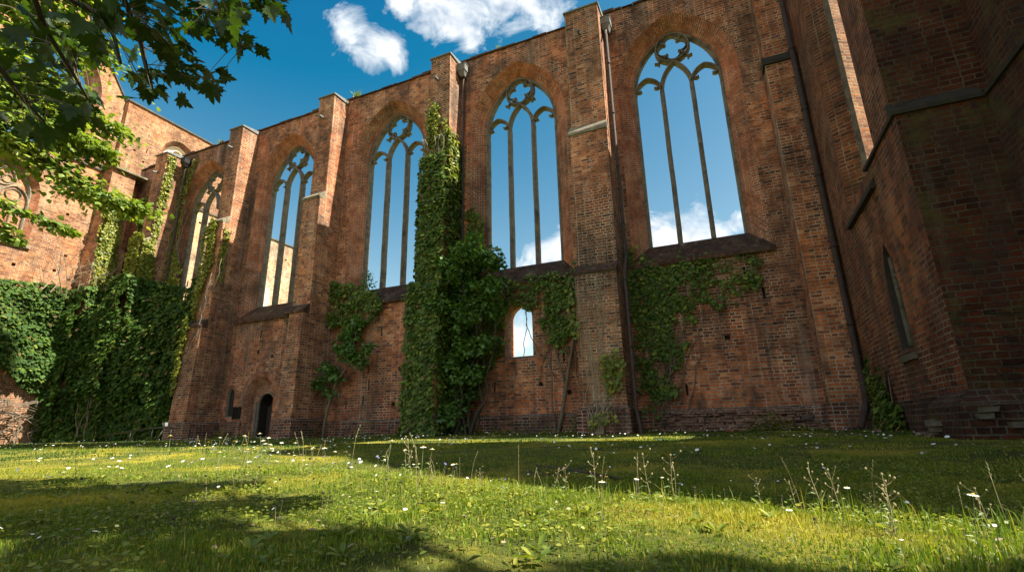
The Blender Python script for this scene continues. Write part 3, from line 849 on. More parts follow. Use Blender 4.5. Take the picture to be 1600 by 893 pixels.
# reveal pieces of the upper window (open to the top of the ruin)
def quad(a, b, z0a, z0b, z1, mi, nrm, uvw=None):
    P = [(a[0], a[1], z0a), (b[0], b[1], z0b), (b[0], b[1], z1), (a[0], a[1], z1)]
    m.face(P, None, mi, nrm)
quad((XW, 13.3), (3.55, 13.06), 4.95, 5.2, 16.0, 0, (-1, -1, 0))
quad((3.55, 13.06), (3.66, 13.06), 5.2, 5.25, 16.0, 2, (0, -1, 0))
quad((3.66, 13.06), (4.25, 13.40), 5.25, 5.25, 16.0, 4, (1, -1, 0))
quad((4.25, 13.40), (4.25, 16.0), 3.0, 3.0, 16.0, 0, (1, 0, 0))
m.face([(XW, 10.7, 4.95), (XW, 13.3, 4.95), (3.6, 13.06, 5.25), (3.6, 10.7, 5.25)], None, 5, (0, 0, 1))
m.face([(3.6, 10.7, 5.25), (3.6, 13.06, 5.25), (4.25, 13.4, 5.25), (4.25, 10.7, 5.25)], None, 5, (0, 0, 1))
m.face([(4.25, 10.7, 5.25), (4.25, 16, 5.25), (4.25, 16, BASE), (4.25, 10.7, BASE)], None, 0, (1, 0, 0))
quad((XW, 10.7), (4.25, 10.7), 4.95, 4.95, 16.0, 0, (0, 1, 0))
m.face([(XW, 13.3, 16.0), (3.55, 13.06, 16.0), (3.66, 13.06, 16.0), (4.25, 13.4, 16.0), (4.25, 16.0, 16.0), (XW, 16.0, 16.0)], None, 0, (0, 0, 1))
m.box(XW + .001, 4.3, YF + .2, 15.6, 16.003, 48.0)  # added height, out of frame, to shade the far lawn and west wall
m.build('side_masonry', [M_CHOIR, M_CHOIR, M_STONE, M_WOOD_SHADE, M_WEST, M_LEDGE], choir)
# front block: lower stage, sloped ledge, upper stage set back
X2 = 4.37
m = MB()
m.box(XW + .002, 6.2, YF - .004, YF + 1.3, BASE, 5.0, mi=1, skip='+x')
m.box(XW + .003, 6.2, YF + .136, YF + 1.3, 5.0, HC, mi=1)
# cross wall coming toward the court
fx = lambda u, d_, z: Vector((X2 + d_, u, z))
wall_panel(m, fx, rect(6.2, YF - .008, BASE, 5.0), .9, [], 1)
wall_panel(m, lambda u, d_, z: Vector((X2 + .12 + d_, u, z)), rect(8.55, YF + .138, 5.0, HC), .9, [], 1)
m.box(X2 + 1.03, 9.5, 8.55, YF + .1, 5.0, HC, mi=1)
m.box(X2 + .91, 9.5, 6.2, 6.9, BASE, 5.0, mi=1)
# added raked wall out of frame, shaped to cast the lawn's shadow edge
wall_panel(m, lambda u, d_, z: Vector((5.32 + d_, u, z)), [(2.3, BASE), (2.3, 3.4), (2.7, 4.1), (3.15, 5.0), (4.55, 8.0), (7.35, 13.5), (7.9, 16.5), (8.54, 16.5), (8.54, BASE)], .8, [], 1)
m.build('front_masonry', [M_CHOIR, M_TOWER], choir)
m = MB()
def ledge(p0, p1, n, z, dep=.16, h=.32):
    """sloping string course: a block with a weathered top"""
    p0, p1, n = Vector(p0), Vector(p1), Vector(n[:2])
    a, b = p0 + n * .05, p1 + n * .05
    i0, i1 = p0 - n * dep, p1 - n * dep
    m.hexa([(a.x, a.y, z), (b.x, b.y, z), (i1.x, i1.y, z), (i0.x, i0.y, z)], [(a.x, a.y, z + .07), (b.x, b.y, z + .07), (i1.x, i1.y, z + h), (i0.x, i0.y, z + h)])
ledge((XW, YF), (XW, 11.5), (-1, 0, 0), 4.99)
ledge((XW - .05, YF), (X2 - .05, YF), (0, -1, 0), 4.985)
ledge((X2, 6.2), (X2, YF - .05), (-1, 0, 0), 4.98)
m.build('string_course', M_DARKLEDGE, choir)
m = MB()
m.hexa([(XW - .10, 11.1, 4.45), (XW - .002, 11.1, 4.45), (XW - .002, 13.5, 4.45), (XW - .10, 13.5, 4.45)], [(XW - .10, 11.1, 4.53), (XW - .002, 11.1, 4.7), (XW - .002, 13.5, 4.7), (XW - .10, 13.5, 4.53)])
m.build('sill_slab', M_DARKLEDGE, choir)
# lancet stone mullion and sill
t = MB(); plc = lambda u, y_, z: (y_, u, z)
t.sweep([(11.5, 1.35), (11.5, 2.55), (11.5, 3.1)], .11, XW + .015, XW + .105, plc)
t.sweep(arc_pts(11.40, 2.58, .13, 0, 2 * PI, 12)[:-1], .07, XW + .02, XW + .10, plc, closed=True)
lo = t.build('lancet_tracery', M_FOOT, choir)
t = MB(); t.hexa([(XW - .06, 11.12, 1.08), (XW + .2, 11.12, 1.12), (XW + .2, 11.98, 1.12), (XW - .06, 11.98, 1.08)], [(XW - .06, 11.12, 1.17), (XW + .2, 11.12, 1.36), (XW + .2, 11.98, 1.36), (XW - .06, 11.98, 1.17)])
t.build('lancet_sill', M_FOOT, choir)
# plinth: worn, mossy, rough stones at the corner
p = MB()
p.hexa([(XW - .24, YF - .2, BASE), (X2, YF - .2, BASE), (X2, 10.6, BASE), (XW - .24, 10.6, BASE)], [(XW - .20, YF - .16, .22), (X2, YF - .16, .22), (X2, 10.5, .22), (XW - .20, 10.5, .22)])
p.hexa([(XW - .20, YF - .16, .22), (X2, YF - .16, .22), (X2, 10.5, .22), (XW - .20, 10.5, .22)], [(XW - .01, YF - .01, .42), (X2, YF - .01, .42), (X2, 10.45, .42), (XW - .01, 10.45, .42)])
p.box(XW - .07, XW - .002, 10.6, 15.0, BASE, .38)
p.build('plinth', M_TPLINTH, choir)
p = MB()
r_ = random.Random(21)
for k in range(13):
    cx_, cy_ = r_.uniform(XW - .05, X2 - .2), YF - .24
    if k % 3 == 0: cx_, cy_ = XW - .27, r_.uniform(YF, 10.4)
    z_ = r_.uniform(-.45, .12); w_ = r_.uniform(.12, .3); h_ = r_.uniform(.06, .12)
    a_ = [(cx_ - w_ / 2, cy_ - .05, z_), (cx_ + w_ / 2, cy_ - .05, z_ + .01), (cx_ + w_ / 2, cy_ + .1, z_), (cx_ - w_ / 2, cy_ + .1, z_)]
    b_ = [(q[0] + r_.uniform(-.03, .03), q[1] + r_.uniform(0, .03), q[2] + h_) for q in a_]
    p.hexa(a_, b_)
p.build('footing_stones', M_FOOT, choir)

# =====================================================================
# small fittings (each its own thing)
# =====================================================================
def downpipe(label, pts, r, hopper=None, shoe=True, group='brown drainpipes on the walls'):
    o = thing('drainpipe', label, 'drainpipe', group)
    m = MB(); m.tube(pts, r, 10); m.build('pipe', M_PIPE, o, True)
    p0, p1 = Vector(pts[0]), Vector(pts[-2] if shoe else pts[-1])
    zs_ = [p[2] for p in pts][::-1]
    for i in range(1, 7):
        m = MB()
        z_ = p0.z + (p1.z - p0.z) * i / 7
        q = Vector((float(np.interp(z_, zs_, [p[0] for p in pts][::-1])), float(np.interp(z_, zs_, [p[1] for p in pts][::-1])), z_))
        m.tube([q - Vector((0, 0, .04)), q + Vector((0, 0, .04))], r * 1.25, 10)
        m.build('pipe_clip', M_PIPE, o, True)
    if hopper:
        x, y, z = hopper
        m = MB()
        m.hexa([(x - .10, y - .12, z - .22), (x + .10, y - .12, z - .22), (x + .10, y + .1, z - .22), (x - .10, y + .1, z - .22)],
               [(x - .17, y - .22, z + .0), (x + .17, y - .22, z + .0), (x + .17, y + .12, z + .0), (x - .17, y + .12, z + .0)])
        m.box(x - .19, x + .19, y - .24, y + .13, z + .002, z + .30)
        m.box(x - .21, x + .21, y - .26, y + .14, z + .302, z + .33)
        m.build('rain_hopper', M_ZINC if x > -20 else M_IRON, o)
    return o
downpipe('thin drainpipe with a grey box hopper beside the creeper covered buttress', [(-8.82, 15.86, 14.95), (-8.82, 15.86, 7.5), (-8.82, 15.86, -.1)], .05, (-8.82, 15.84, 14.75), False)
downpipe('brown drainpipe with hopper running down right of the bare vined buttress', [(-2.6, 15.72, 14.7), (-2.6, 15.5, 14.1), (-2.55, 15.3, 13.9), (-2.55, 15.3, 5.2), (-2.53, 14.75, 4.6), (-2.5, 14.55, .5), (-2.42, 14.3, .2), (-2.3, 14.0, -.3)], .05, (-2.6, 15.74, 14.6))
downpipe('dark drainpipe with a black hopper on the ivied far left bay', [(-26.6, 15.86, 14.9), (-26.6, 15.86, 9), (-26.6, 15.86, .2)], .065, (-26.6, 15.84, 14.75), False)
downpipe('thick dark drainpipe standing in the corner next to the shaded wing', [(3.02, 15.0, 15.2), (3.02, 15.0, 6), (3.02, 14.98, .62), (2.95, 14.9, .3), (2.72, 14.6, -.12)], .075, None)

o = thing('wall_plaque', 'small dark square plaque on the brick left of the doorway', 'plaque')
m = MB(); m.box(-20.40, -19.96, 15.955, 15.997, .72, 1.2); m.build('panel', M_PLAQUE, o)
m = MB(); m.box(-20.42, -19.94, 15.945, 15.955, 1.18, 1.22); m.box(-20.42, -19.94, 15.945, 15.955, .70, .74); m.box(-20.42, -20.38, 15.943, 15.957, .69, 1.23); m.box(-19.98, -19.94, 15.943, 15.957, .69, 1.23); m.build('frame', M_IRON, o)

o = thing('railing', 'low dark iron handrail in front of the buttress left of the doorway', 'railing')
m = MB()
m.tube([(-25.6, 13.75, .12), (-24.0, 13.72, .22), (-22.7, 13.7, .33), (-20.9, 13.75, .40)], .028, 8); m.build('rail', M_IRON, o, True)
for x in (-25.0, -23.6, -22.2, -21.0):
    m = MB(); z = float(gz(x, 13.7)); m.tube([(x, 13.74, z - .1), (x, 13.74, np.interp(x, [-25.6, -24, -22.7, -20.9], [.12, .22, .33, .40]))], .028, 8); m.build('post', M_IRON, o, True)
o = thing('floodlight', 'small white floodlight on a leaning stake by the railing', 'lamp')
zb = float(gz(-21.1, 13.4))
m = MB(); m.tube([(-21.35, 13.4, zb - .05), (-20.95, 13.45, .40)], .02, 8); m.build('stake', M_ZINC, o, True)
m = MB(); m.hexa([(-21.0, 13.38, .42), (-20.86, 13.38, .42), (-20.86, 13.48, .42), (-21.0, 13.48, .42)], [(-21.03, 13.34, .56), (-20.83, 13.34, .56), (-20.83, 13.46, .56), (-21.03, 13.46, .56)]); m.build('lamp_head', M_LAMP, o)

# =====================================================================
# creepers
# =====================================================================
def in_poly(x, y, poly):
    c = np.zeros(len(x), bool); n = len(poly); j = n - 1
    for i in range(n):
        xi, yi = poly[i]; xj, yj = poly[j]
        t = ((yi > y) != (yj > y)) & (x < (xj - xi) * (y - yi) / ((yj - yi) or 1e-9) + xi)
        c ^= t; j = i
    return c
class Ivy:
    """collects leaves laid on wall patches; rough(u, z) removes leaves so that brick shows through"""
    def __init__(self): self.P = []; self.T = []; self.N = []; self.s = []
    def patch(self, poly, place, nrm, dens, thick=.12, size=.11, rag=.35, gap=.0, up=.5, fr=1.1, bulge=0.0):
        dens *= 1.35; size *= .86
        poly = np.array(poly, float); lo = poly.min(0) - .5; hi = poly.max(0) + .5
        n = int((hi[0] - lo[0]) * (hi[1] - lo[1]) * dens)
        u = rng.uniform(lo[0], hi[0], n); z = rng.uniform(lo[1], hi[1], n)
        du = (vn1(u * fr + 3, z * fr) - .5) * 2 * rag; dz = (vn2(u * fr, z * fr + 8) - .5) * 2 * rag
        k = in_poly(u + du, z + dz, poly.tolist())
        if gap > 0:
            k &= (.6 * vn3(u * 1.7 + 4, z * 1.7) + .4 * vn1(u * 5.3 + 9, z * 5.3) + rng.normal(0, .06, n)) > gap
        u, z = u[k], z[k]; n = len(u)
        if n == 0: return
        nrm = np.array(nrm, float)
        lump = (vn2(u * 2.3, z * 2.3 + 2)) ** 2
        d = rng.random(n) * thick * (.35 + lump) + .02 + bulge * sstep(.3, .75, vn1(u * .9, z * .9 + 5))
        p = np.array([place(a, b) for a, b in zip(u, z)]) + nrm[None, :] * d[:, None]
        r = rng.normal(0, 1, (n, 3))
        T = np.array([0, 0, -1.0]) * .8 + nrm * .45 + r * .38
        Nn = nrm * 1.0 + np.array([0, 0, up]) + rng.normal(0, .33, (n, 3))
        self.P.append(p); self.T.append(T); self.N.append(Nn); self.s.append(size * np.clip(rng.lognormal(-.12, .34, n), .35, 1.8))
    def build(self, name, mat, parent=None, shape=IVY):
        return leaf_cloud(name, np.concatenate(self.P), np.concatenate(self.T), np.concatenate(self.N), np.concatenate(self.s), shape, mat, parent)
PY = lambda y: (lambda u, z: (u, y, z))
PX = lambda x: (lambda u, z: (x, u, z))

def stems(paths, mat, parent, name='stem', r0=.03, n=5):
    m = MB()
    for pth in paths:
        k = len(pth)
        m.tube(pth, [r0 * (1 - .8 * i / (k - 1)) for i in range(k)] if not isinstance(pth[0], tuple) or len(pth[0]) == 3 else r0, n)
    return m.build(name, mat, parent, True)

def wander(x, z, y, zend, rs, step=.28, sway=.14, drift=0.0):
    r = random.Random(rs); p = [(x, y, z)]
    while z < zend:
        z += step * r.uniform(.7, 1.2); x += r.gauss(drift, sway); p.append((x, y + r.uniform(-.02, .02), z))
    return p

# 1 the big hedge-like creeper in the left corner
o = thing('creeper_hedge', 'dense dark green creeper mass filling the left corner up to the ledge', 'creeper', loc=(-27, 15, -.1))
o.location = (0, 0, 0)
iv = Ivy()
iv.patch([(3, 7.3), (11, 7.3), (14.3, 7.5), (14.3, -.2), (13.6, .2), (13.3, 2.0), (12.2, 3.0), (11.4, 3.4), (9, 3.0), (3, 3.2)], PX(-31.0), (1, 0, 0), 330, .35, .17, .3, bulge=.35)
iv.patch([(13.9, -.2), (13.9, 7.6), (15.5, 7.6), (15.5, -.2)], PX(-29.85), (1, 0, 0), 330, .35, .17, .2, bulge=.3)
iv.patch([(-31.2, -.2), (-31.2, 7.5), (-29.7, 7.6), (-29.7, -.2)], PY(13.98), (0, -1, 0), 330, .35, .17, .2, bulge=.3)
iv.patch([(-30.0, -.2), (-30.0, 7.5), (-28.3, 7.6), (-28.3, -.2)], PY(15.7), (0, -1, 0), 300, .4, .17, .2, bulge=.4)
iv.patch([(-28.4, -.2), (-28.4, 7.9), (-26.8, 7.9), (-26.8, -.2)], PY(14.35), (0, -1, 0), 330, .35, .17, .25, bulge=.3)
iv.patch([(14.3, -.2), (14.3, 7.9), (15.9, 7.9), (15.9, -.2)], PX(-26.95), (1, 0, 0), 330, .3, .17, .2, bulge=.2)
iv.patch([(-27.1, -.2), (-27.1, 7.6), (-25.5, 7.4), (-23.8, 7.2), (-22.2, 7.6), (-22.2, -.2)], PY(15.75), (0, -1, 0), 330, .5, .17, .25, bulge=.5)
for yy, zt in ((15.2, 6.6), (14.75, 5.2)):
    iv.patch([(-27.2, -.2), (-27.2, zt + .6), (-25, zt), (-23.4, zt - .3), (-22.3, zt + .3), (-22.3, -.2)], PY(yy), (0, -1, 0), 210, .4, .18, .5, bulge=.4)
    iv.patch([(-31, -.2), (-31, zt + .8), (-28, zt + .8), (-28, -.2)], PY(yy - .3), (0, -1, 0), 200, .4, .18, .5, bulge=.4)
iv.patch([(14.2, -.2), (14.2, 2.0), (15.0, 6.0), (15.9, 7.0), (15.9, -.2)], PX(-22.3), (-1, 0, 0), 250, .3, .17, .2)
iv.build('leaves', M_IVYHEDGE, o)
m = MB()
for k in range(46):
    x = random.uniform(-29.5, -22.9); y = np.interp(x, [-28.6, -28.4, -27, -26.8], [15.3, 14.2, 14.2, 15.1]) + random.uniform(-.25, .1)
    p = wander(x, -.2, y, random.uniform(1.2, 2.6), k, .22, .09)
    m.tube(p, [.03 - .02 * i / len(p) for i in range(len(p))], 5)
for k in range(14):
    y = random.uniform(11.8, 14); p = [(-30.6 + random.uniform(-.2, .2), y + .1 * i * random.uniform(-1, 1), -.2 + .25 * i) for i in range(9)]
    m.tube(p, .022, 5)
m.build('stems', M_VINE, o, True)

# 2 yellowing ivy on the corner pilaster and the first buttress
o = thing('yellow_ivy', 'yellow green sunlit ivy strip climbing the corner pilaster', 'ivy')
iv = Ivy(); iv.patch([(14.1, 7.2), (14.1, 9.6), (14.4, 12.2), (14.9, 12.6), (15.1, 10), (15.2, 7.2)], PX(-29.88), (1, 0, 0), 330, .12, .13, .2, gap=.3)
iv.patch([(14.15, 10.0), (14.2, 13.0), (14.8, 13.2), (14.9, 10.2)], PX(-30.18), (1, 0, 0), 330, .10, .13, .2, gap=.3)
iv.build('leaves', M_IVYYEL, o)
o = thing('yellow_ivy', 'pale yellow ivy running up the buttress beside the black hopper pipe', 'ivy')
iv = Ivy(); iv.patch([(15.05, 7.0), (15.05, 15.1), (15.45, 15.15), (15.5, 12.4), (15.3, 10.3), (15.6, 7.0)], PX(-27.08), (1, 0, 0), 420, .10, .12, .2, gap=.33)
iv.patch([(-28.2, 7.4), (-28.2, 10.2), (-27.8, 10.4), (-27.1, 10.2), (-27.1, 7.4)], PY(14.7), (0, -1, 0), 380, .16, .14, .2)
iv.patch([(14.7, 7.0), (14.75, 10.0), (15.3, 9.8), (15.5, 7.0)], PX(-27.07), (1, 0, 0), 420, .14, .13, .2)
iv.build('leaves', M_IVYYEL, o)
o = thing('ivy', 'dark ivy tuft hanging in the narrow blind arch of the far left bay', 'ivy')
iv = Ivy(); iv.patch([(-30.0, 7.4), (-29.9, 10.8), (-30.0, 13.2), (-29.5, 13.5), (-29.3, 11.0), (-28.6, 9.4), (-28.5, 7.4)], PY(15.95), (0, -1, 0), 420, .25, .15, .25)
iv.build('leaves', M_IVY, o)
o = thing('ivy', 'thin ivy trails spreading over the bay right of the black hopper pipe', 'ivy')
iv = Ivy(); iv.patch([(-27.0, 7.2), (-26.9, 15.0), (-25.8, 14.9), (-26.2, 12.5), (-26.5, 10.0), (-25.4, 8.4), (-25.6, 7.2)], PY(15.97), (0, -1, 0), 330, .08, .12, .3, gap=.45)
iv.build('leaves', M_IVYYEL, o)
m = MB()
for k in range(9): m.tube(wander(random.uniform(-26.9, -25.6), 6.8, 15.95, random.uniform(9.5, 14), 60 + k, .3, .10), .018, 4)
m.build('stems', M_VINE, o, True)
o = thing('ivy', 'sunlit ivy patch clinging to the buttress left of the doorway', 'ivy')
iv = Ivy(); iv.patch([(-22.25, 7.0), (-22.25, 9.7), (-22.0, 10.2), (-21.5, 9.6), (-21.4, 8.3), (-21.7, 6.8), (-22.0, 5.0), (-22.3, 3.2)], PY(14.68), (0, -1, 0), 420, .12, .12, .25, gap=.28)
iv.patch([(-22.32, 1.6), (-22.32, 5.0), (-22.0, 5.2), (-21.9, 4.0), (-22.1, 2.2)], PY(14.38), (0, -1, 0), 420, .1, .12, .2, gap=.3)
iv.patch([(14.85, 7.0), (14.85, 9.6), (15.15, 9.3), (15.1, 7.2), (15.0, 6.8)], PX(-21.18), (1, 0, 0), 420, .1, .12, .15, gap=.3)
iv.build('leaves', M_IVYYEL, o)
m = MB()
for k in range(7): m.tube(wander(-22.0 + .1 * k, 2.0 + .4 * k, 14.42 if k < 4 else 14.75, 6 + .5 * k, 80 + k, .3, .10, .06), .016, 4)
m.build('stems', M_VINE, o, True)

# 3 the heavy ivy on the middle buttress
o = thing('ivy', 'thick dark green ivy wrapping the whole middle buttress from lawn to arch height', 'ivy')
iv = Ivy()
bx0, bx1 = -9.94, -9.02
iv.patch([(bx0 - .25, -.2), (bx0 - .25, 5), (bx1 + .1, 5), (bx1 + .2, -.2)], PY(14.33), (0, -1, 0), 600, .24, .13, .2, gap=.24, fr=1.6)
iv.patch([(bx0 - .08, 4.6), (bx0 - .08, 10.3), (bx1 + .1, 10.3), (bx1 + .1, 4.6)], PY(14.66), (0, -1, 0), 600, .22, .13, .2, gap=.27, fr=1.6)
iv.patch([(bx0 - .02, 10), (bx0 + .02, 11.2), (bx0 + .5, 11.5), (bx1, 11.1), (bx1, 10)], PY(15.02), (0, -1, 0), 560, .14, .12, .2)
iv.patch([(bx0, 11), (bx0 + .02, 12.6), (bx0 + .3, 13.1), (bx0 + .5, 12.9), (bx0 + .45, 11.7), (bx1 - .3, 11.4), (bx1 - .28, 12.2), (bx1, 12.1), (bx1, 11)], PY(15.02), (0, -1, 0), 380, .07, .11, .22, gap=.42, fr=2)
iv.patch([(14.4, -.2), (14.4, 5), (15.95, 5.2), (15.95, -.2)], PX(bx1 + .03), (1, 0, 0), 600, .2, .13, .15)
iv.patch([(14.8, 4.8), (14.8, 10.4), (15.1, 11.6), (15.95, 11.2), (15.95, 4.8)], PX(bx1 + .02), (1, 0, 0), 600, .18, .13, .15)
iv.patch([(14.4, -.2), (14.8, 6), (14.9, 10), (15.95, 9), (15.95, -.2)], PX(bx0 - .2), (-1, 0, 0), 420, .22, .13, .15)
iv.build('leaves', M_IVY, o)
iv = Ivy(); iv.patch([(bx0 - .1, 9.6), (bx0, 11.4), (bx0 + .1, 13.0), (bx0 + .45, 12.9), (bx0 + .5, 11.6), (bx1 - .25, 11.3), (bx1 - .2, 12.2), (bx1 + .05, 12.1), (bx1 + .05, 9.2), (bx1 - .4, 9.0)], PY(14.90), (0, -1, 0), 260, .1, .12, .3, gap=.36, fr=2)  # yellower ivy on the lit top: young growth plus sunlight put into the colour
iv.patch([(14.85, 9.0), (14.85, 11.5), (15.5, 11.6), (15.6, 9.8)], PX(bx1 + .1), (1, 0, 0), 300, .1, .12, .2, gap=.3)
iv.build('sunlit_young_leaves', M_IVYYEL, o)
m = MB()
for k in range(8): m.tube(wander(random.uniform(bx0, bx1), -.3, 14.30, 4.3, 120 + k, .3, .07), .024, 5); m.tube(wander(random.uniform(bx0, bx1), 4.6, 14.66, 11, 520 + k, .3, .07), .018, 5)
m.build('stems', M_VINE, o, True)
o = thing('ivy', 'ragged dark ivy hanging under the window sill around the small arched opening', 'ivy')
iv = Ivy()
iv.patch([(-8.9, 6.6), (-7.84, 5.55), (-6.8, 5.3), (-5.31, 5.35), (-4.3, 5.3), (-4.36, 3.04), (-4.98, 2.7), (-5.66, 2.95), (-5.9, 3.9), (-6.3, 4.25), (-6.72, 4.35), (-7.05, 4.2), (-7.12, 2.5), (-7.87, 1.77), (-8.5, .69), (-8.9, -.1)], PY(15.95), (0, -1, 0), 520, .22, .12, .45, gap=.43, fr=2.0)
iv.patch([(-8.75, 5.5), (-8.7, 8.3), (-8.3, 8.6), (-7.9, 7.6), (-7.75, 5.6)], PY(15.96), (0, -1, 0), 380, .12, .12, .25, gap=.32)
iv.build('leaves', M_IVY, o)
m = MB()
T0 = [(-5.3, 15.86, -.3), (-5.12, 15.85, .4), (-4.92, 15.86, 1.35), (-4.75, 15.9, 2.2), (-4.55, 15.92, 3.1), (-4.3, 15.95, 4.1)]
m.tube(T0, [.075, .065, .055, .045, .03, .015], 7)
m.tube([T0[2], (-5.12, 15.88, 2.0), (-5.3, 15.9, 2.7), (-5.6, 15.93, 3.5)], [.045, .04, .03, .015], 6)
m.tube([(-5.3, 15.88, -.3), (-5.45, 15.88, .8), (-5.42, 15.9, 1.8), (-5.75, 15.92, 2.9)], [.03, .028, .022, .012], 6)
m.tube([T0[3], (-4.9, 15.92, 3.0), (-4.85, 15.94, 4.2)], [.03, .022, .012], 6)
for k in range(10): m.tube(wander(random.uniform(-8.4, -4.5), random.uniform(1.4, 2.6), 15.95, random.uniform(3.5, 5.2), 150 + k, .25, .09), .013, 4)
m.build('trunk', M_VINE, o, True)

# 4 bush standing against the middle buttress
def leaf_tree(obj_, blobs, count, size, mat, shape=SMALL, drop=.3, name='crown'):
    P, T, Nn = [], [], []
    w = np.array([b[3] ** 2 for b in blobs]); w = w / w.sum()
    for b, k in zip(blobs, w):
        n = max(4, int(count * k))
        v = unit(rng.normal(0, 1, (n, 3))); rr = rng.random(n) ** .45
        p = np.array(b[:3]) + v * (rr * b[3])[:, None] * np.array([1, .85, .75])
        P.append(p); T.append(v * .6 + np.array([0, 0, -drop]) + rng.normal(0, .4, (n, 3))); Nn.append(np.array([0, 0, .8]) + v * .5 + rng.normal(0, .35, (n, 3)))
    P = np.concatenate(P)
    return leaf_cloud(name, P, np.concatenate(T), np.concatenate(Nn), size * rng.uniform(.6, 1.25, len(P)), shape, mat, obj_)
o = thing('bush', 'leafy green bush growing against the right side of the ivied middle buttress', 'bush')
bl = []
r_ = random.Random(3)
for k in range(74):
    z = r_.uniform(.2, 6.6); wd = .05 + 1.75 * math.sin(min(1, z / 6.4) * PI * .72) * (1 if z > 1.6 else z / 1.6)
    bl.append((-8.72 + r_.uniform(-.35, wd), 14.75 + r_.uniform(-.45, .75), z, r_.uniform(.18, .5)))
leaf_tree(o, bl, 8600, .14, M_SHRUB, IVY)
m = MB()
for k in range(7):
    p = wander(-8.6 + .1 * k, -.4, 14.9 + .06 * k, random.uniform(3, 5.5), 200 + k, .35, .10, .03); m.tube(p, [.045 - .035 * i / len(p) for i in range(len(p))], 6)
m.build('stems', M_BARK, o, True)
# 5 sapling and ivy under the third window
o = thing('ivy', 'dark ivy spilling over the sill end beside the leaning sapling', 'ivy')
iv = Ivy(); iv.patch([(-15.2, 6.3), (-13.9, 6.0), (-12.3, 5.3), (-12.5, 5.05), (-13.3, 4.2), (-13.9, 3.6), (-14.4, 4.0), (-15.15, 4.7)], PY(15.86), (0, -1, 0), 540, .25, .12, .45, gap=.38, fr=1.8)
iv.build('leaves', M_IVY, o)
o = thing('sapling', 'thin leaning sapling with sparse leaves against the brick left of the creeper', 'tree')
bl = [(-14.6, 15.3, 2.5, .35), (-14.2, 15.3, 2.2, .4), (-13.5, 15.3, 3.0, .5), (-13.0, 15.35, 2.7, .4), (-13.6, 15.4, 3.7, .45), (-14.0, 15.4, 3.3, .4), (-13.3, 15.4, 4.2, .35), (-14.9, 15.3, 1.9, .3), (-12.7, 15.4, 3.2, .3), (-14.3, 15.3, 1.5, .25)]
leaf_tree(o, bl, 1300, .15, M_SHRUB, IVY)
m = MB()
m.tube([(-14.55, 15.35, -.4), (-14.5, 15.33, .4), (-14.3, 15.3, 1.2), (-14.05, 15.3, 1.9), (-13.5, 15.35, 2.6), (-13.3, 15.4, 3.9)], [.07, .06, .05, .04, .03, .012], 7)
m.tube([(-14.3, 15.3, 1.2), (-13.9, 15.3, 1.5), (-13.75, 15.3, 1.0), (-14.0, 15.33, .7)], [.025, .02, .015, .008], 5)
m.tube([(-14.05, 15.3, 1.9), (-14.4, 15.3, 2.3), (-14.8, 15.3, 2.6)], [.03, .02, .01], 5)
m.build('trunk', M_VINE, o, True)
o = thing('sill_seedling', 'small green seedling growing on the sill of the third window', 'plant')
leaf_tree(o, [(-13.7, 16.2, 6.2, .28), (-13.4, 16.2, 6.0, .22), (-13.55, 16.2, 6.45, .18)], 160, .12, M_SHRUB, name='leaves')
m = MB(); m.tube([(-13.6, 16.25, 5.6), (-13.55, 16.2, 6.4)], [.015, .006], 5); m.build('stem', M_VINE, o)
# 6 triangular ivy under the right window
o = thing('ivy', 'triangular sheet of dark ivy under the sill of the rightmost window', 'ivy')
iv = Ivy()
iv.patch([(-2.7, 6.0), (-2.3, 5.9), (-2.2, 5.25), (-.25, 5.05), (1.28, 5.0), (1.5, 4.6), (.84, 3.75), (0, 3.5), (-.5, 3.5), (-.94, 2.35), (-1.6, 1.2), (-2.07, .5), (-2.6, .1)], PY(15.97), (0, -1, 0), 450, .10, .11, .5, gap=.48, fr=2.0)
iv.patch([(-2.7, 5.9), (-2.2, 5.3), (-.9, 5.0), (-1.2, 3.4), (-1.8, 1.9), (-2.6, 1.0)], PY(15.97), (0, -1, 0), 260, .10, .12, .4, gap=.33, fr=1.6)
iv.build('leaves', M_IVY, o)
m = MB()
for k in range(9): m.tube(wander(-2.3 + .09 * k, -.3, 15.93, random.uniform(2.2, 4.6), 240 + k, .26, .09, .06), .016, 5)
m.build('stems', M_VINE, o, True)
# 7 bare vine stems on the right buttress
o = thing('vine', 'bare branching vine stems spread over the front of the right buttress', 'vine')
m = MB()
for k in range(22):
    x = -3.55 + random.gauss(0, .10); p = [(x, 14.16, -.35)]
    z = -.35; dr_ = random.gauss(0, .07); zend = random.uniform(2, 6.4)
    while z < zend:
        z += random.uniform(.15, .3); x = min(-2.85, max(-4.25, x + dr_ + random.gauss(0, .055))); dr_ *= .85
        y = 14.18 if z < .5 else (14.52 + (z - .5) * .02 if z < 4.6 else 14.9)
        p.append((x, y - .012, z))
    m.tube(p, [.022 * (1 - .75 * i / len(p)) for i in range(len(p))], 4)
m.build('stems', M_TWIG, o, True)
iv = Ivy(); iv.patch([(-3.3, .9), (-3.4, 2.0), (-2.9, 2.4), (-2.75, 1.2)], PY(14.5), (0, -1, 0), 260, .12, .12, .2, gap=.38)
iv.patch([(-3.9, 0), (-3.7, .45), (-3.0, .5), (-2.9, .1)], PY(14.15), (0, -1, 0), 190, .15, .11, .15, gap=.3)
iv.patch([(-4.3, 2.6), (-4.3, 4.1), (-4.1, 4.1), (-4.05, 2.6)], PY(14.5), (0, -1, 0), 160, .1, .11, .15)
iv.build('leaves', M_WEED, o)
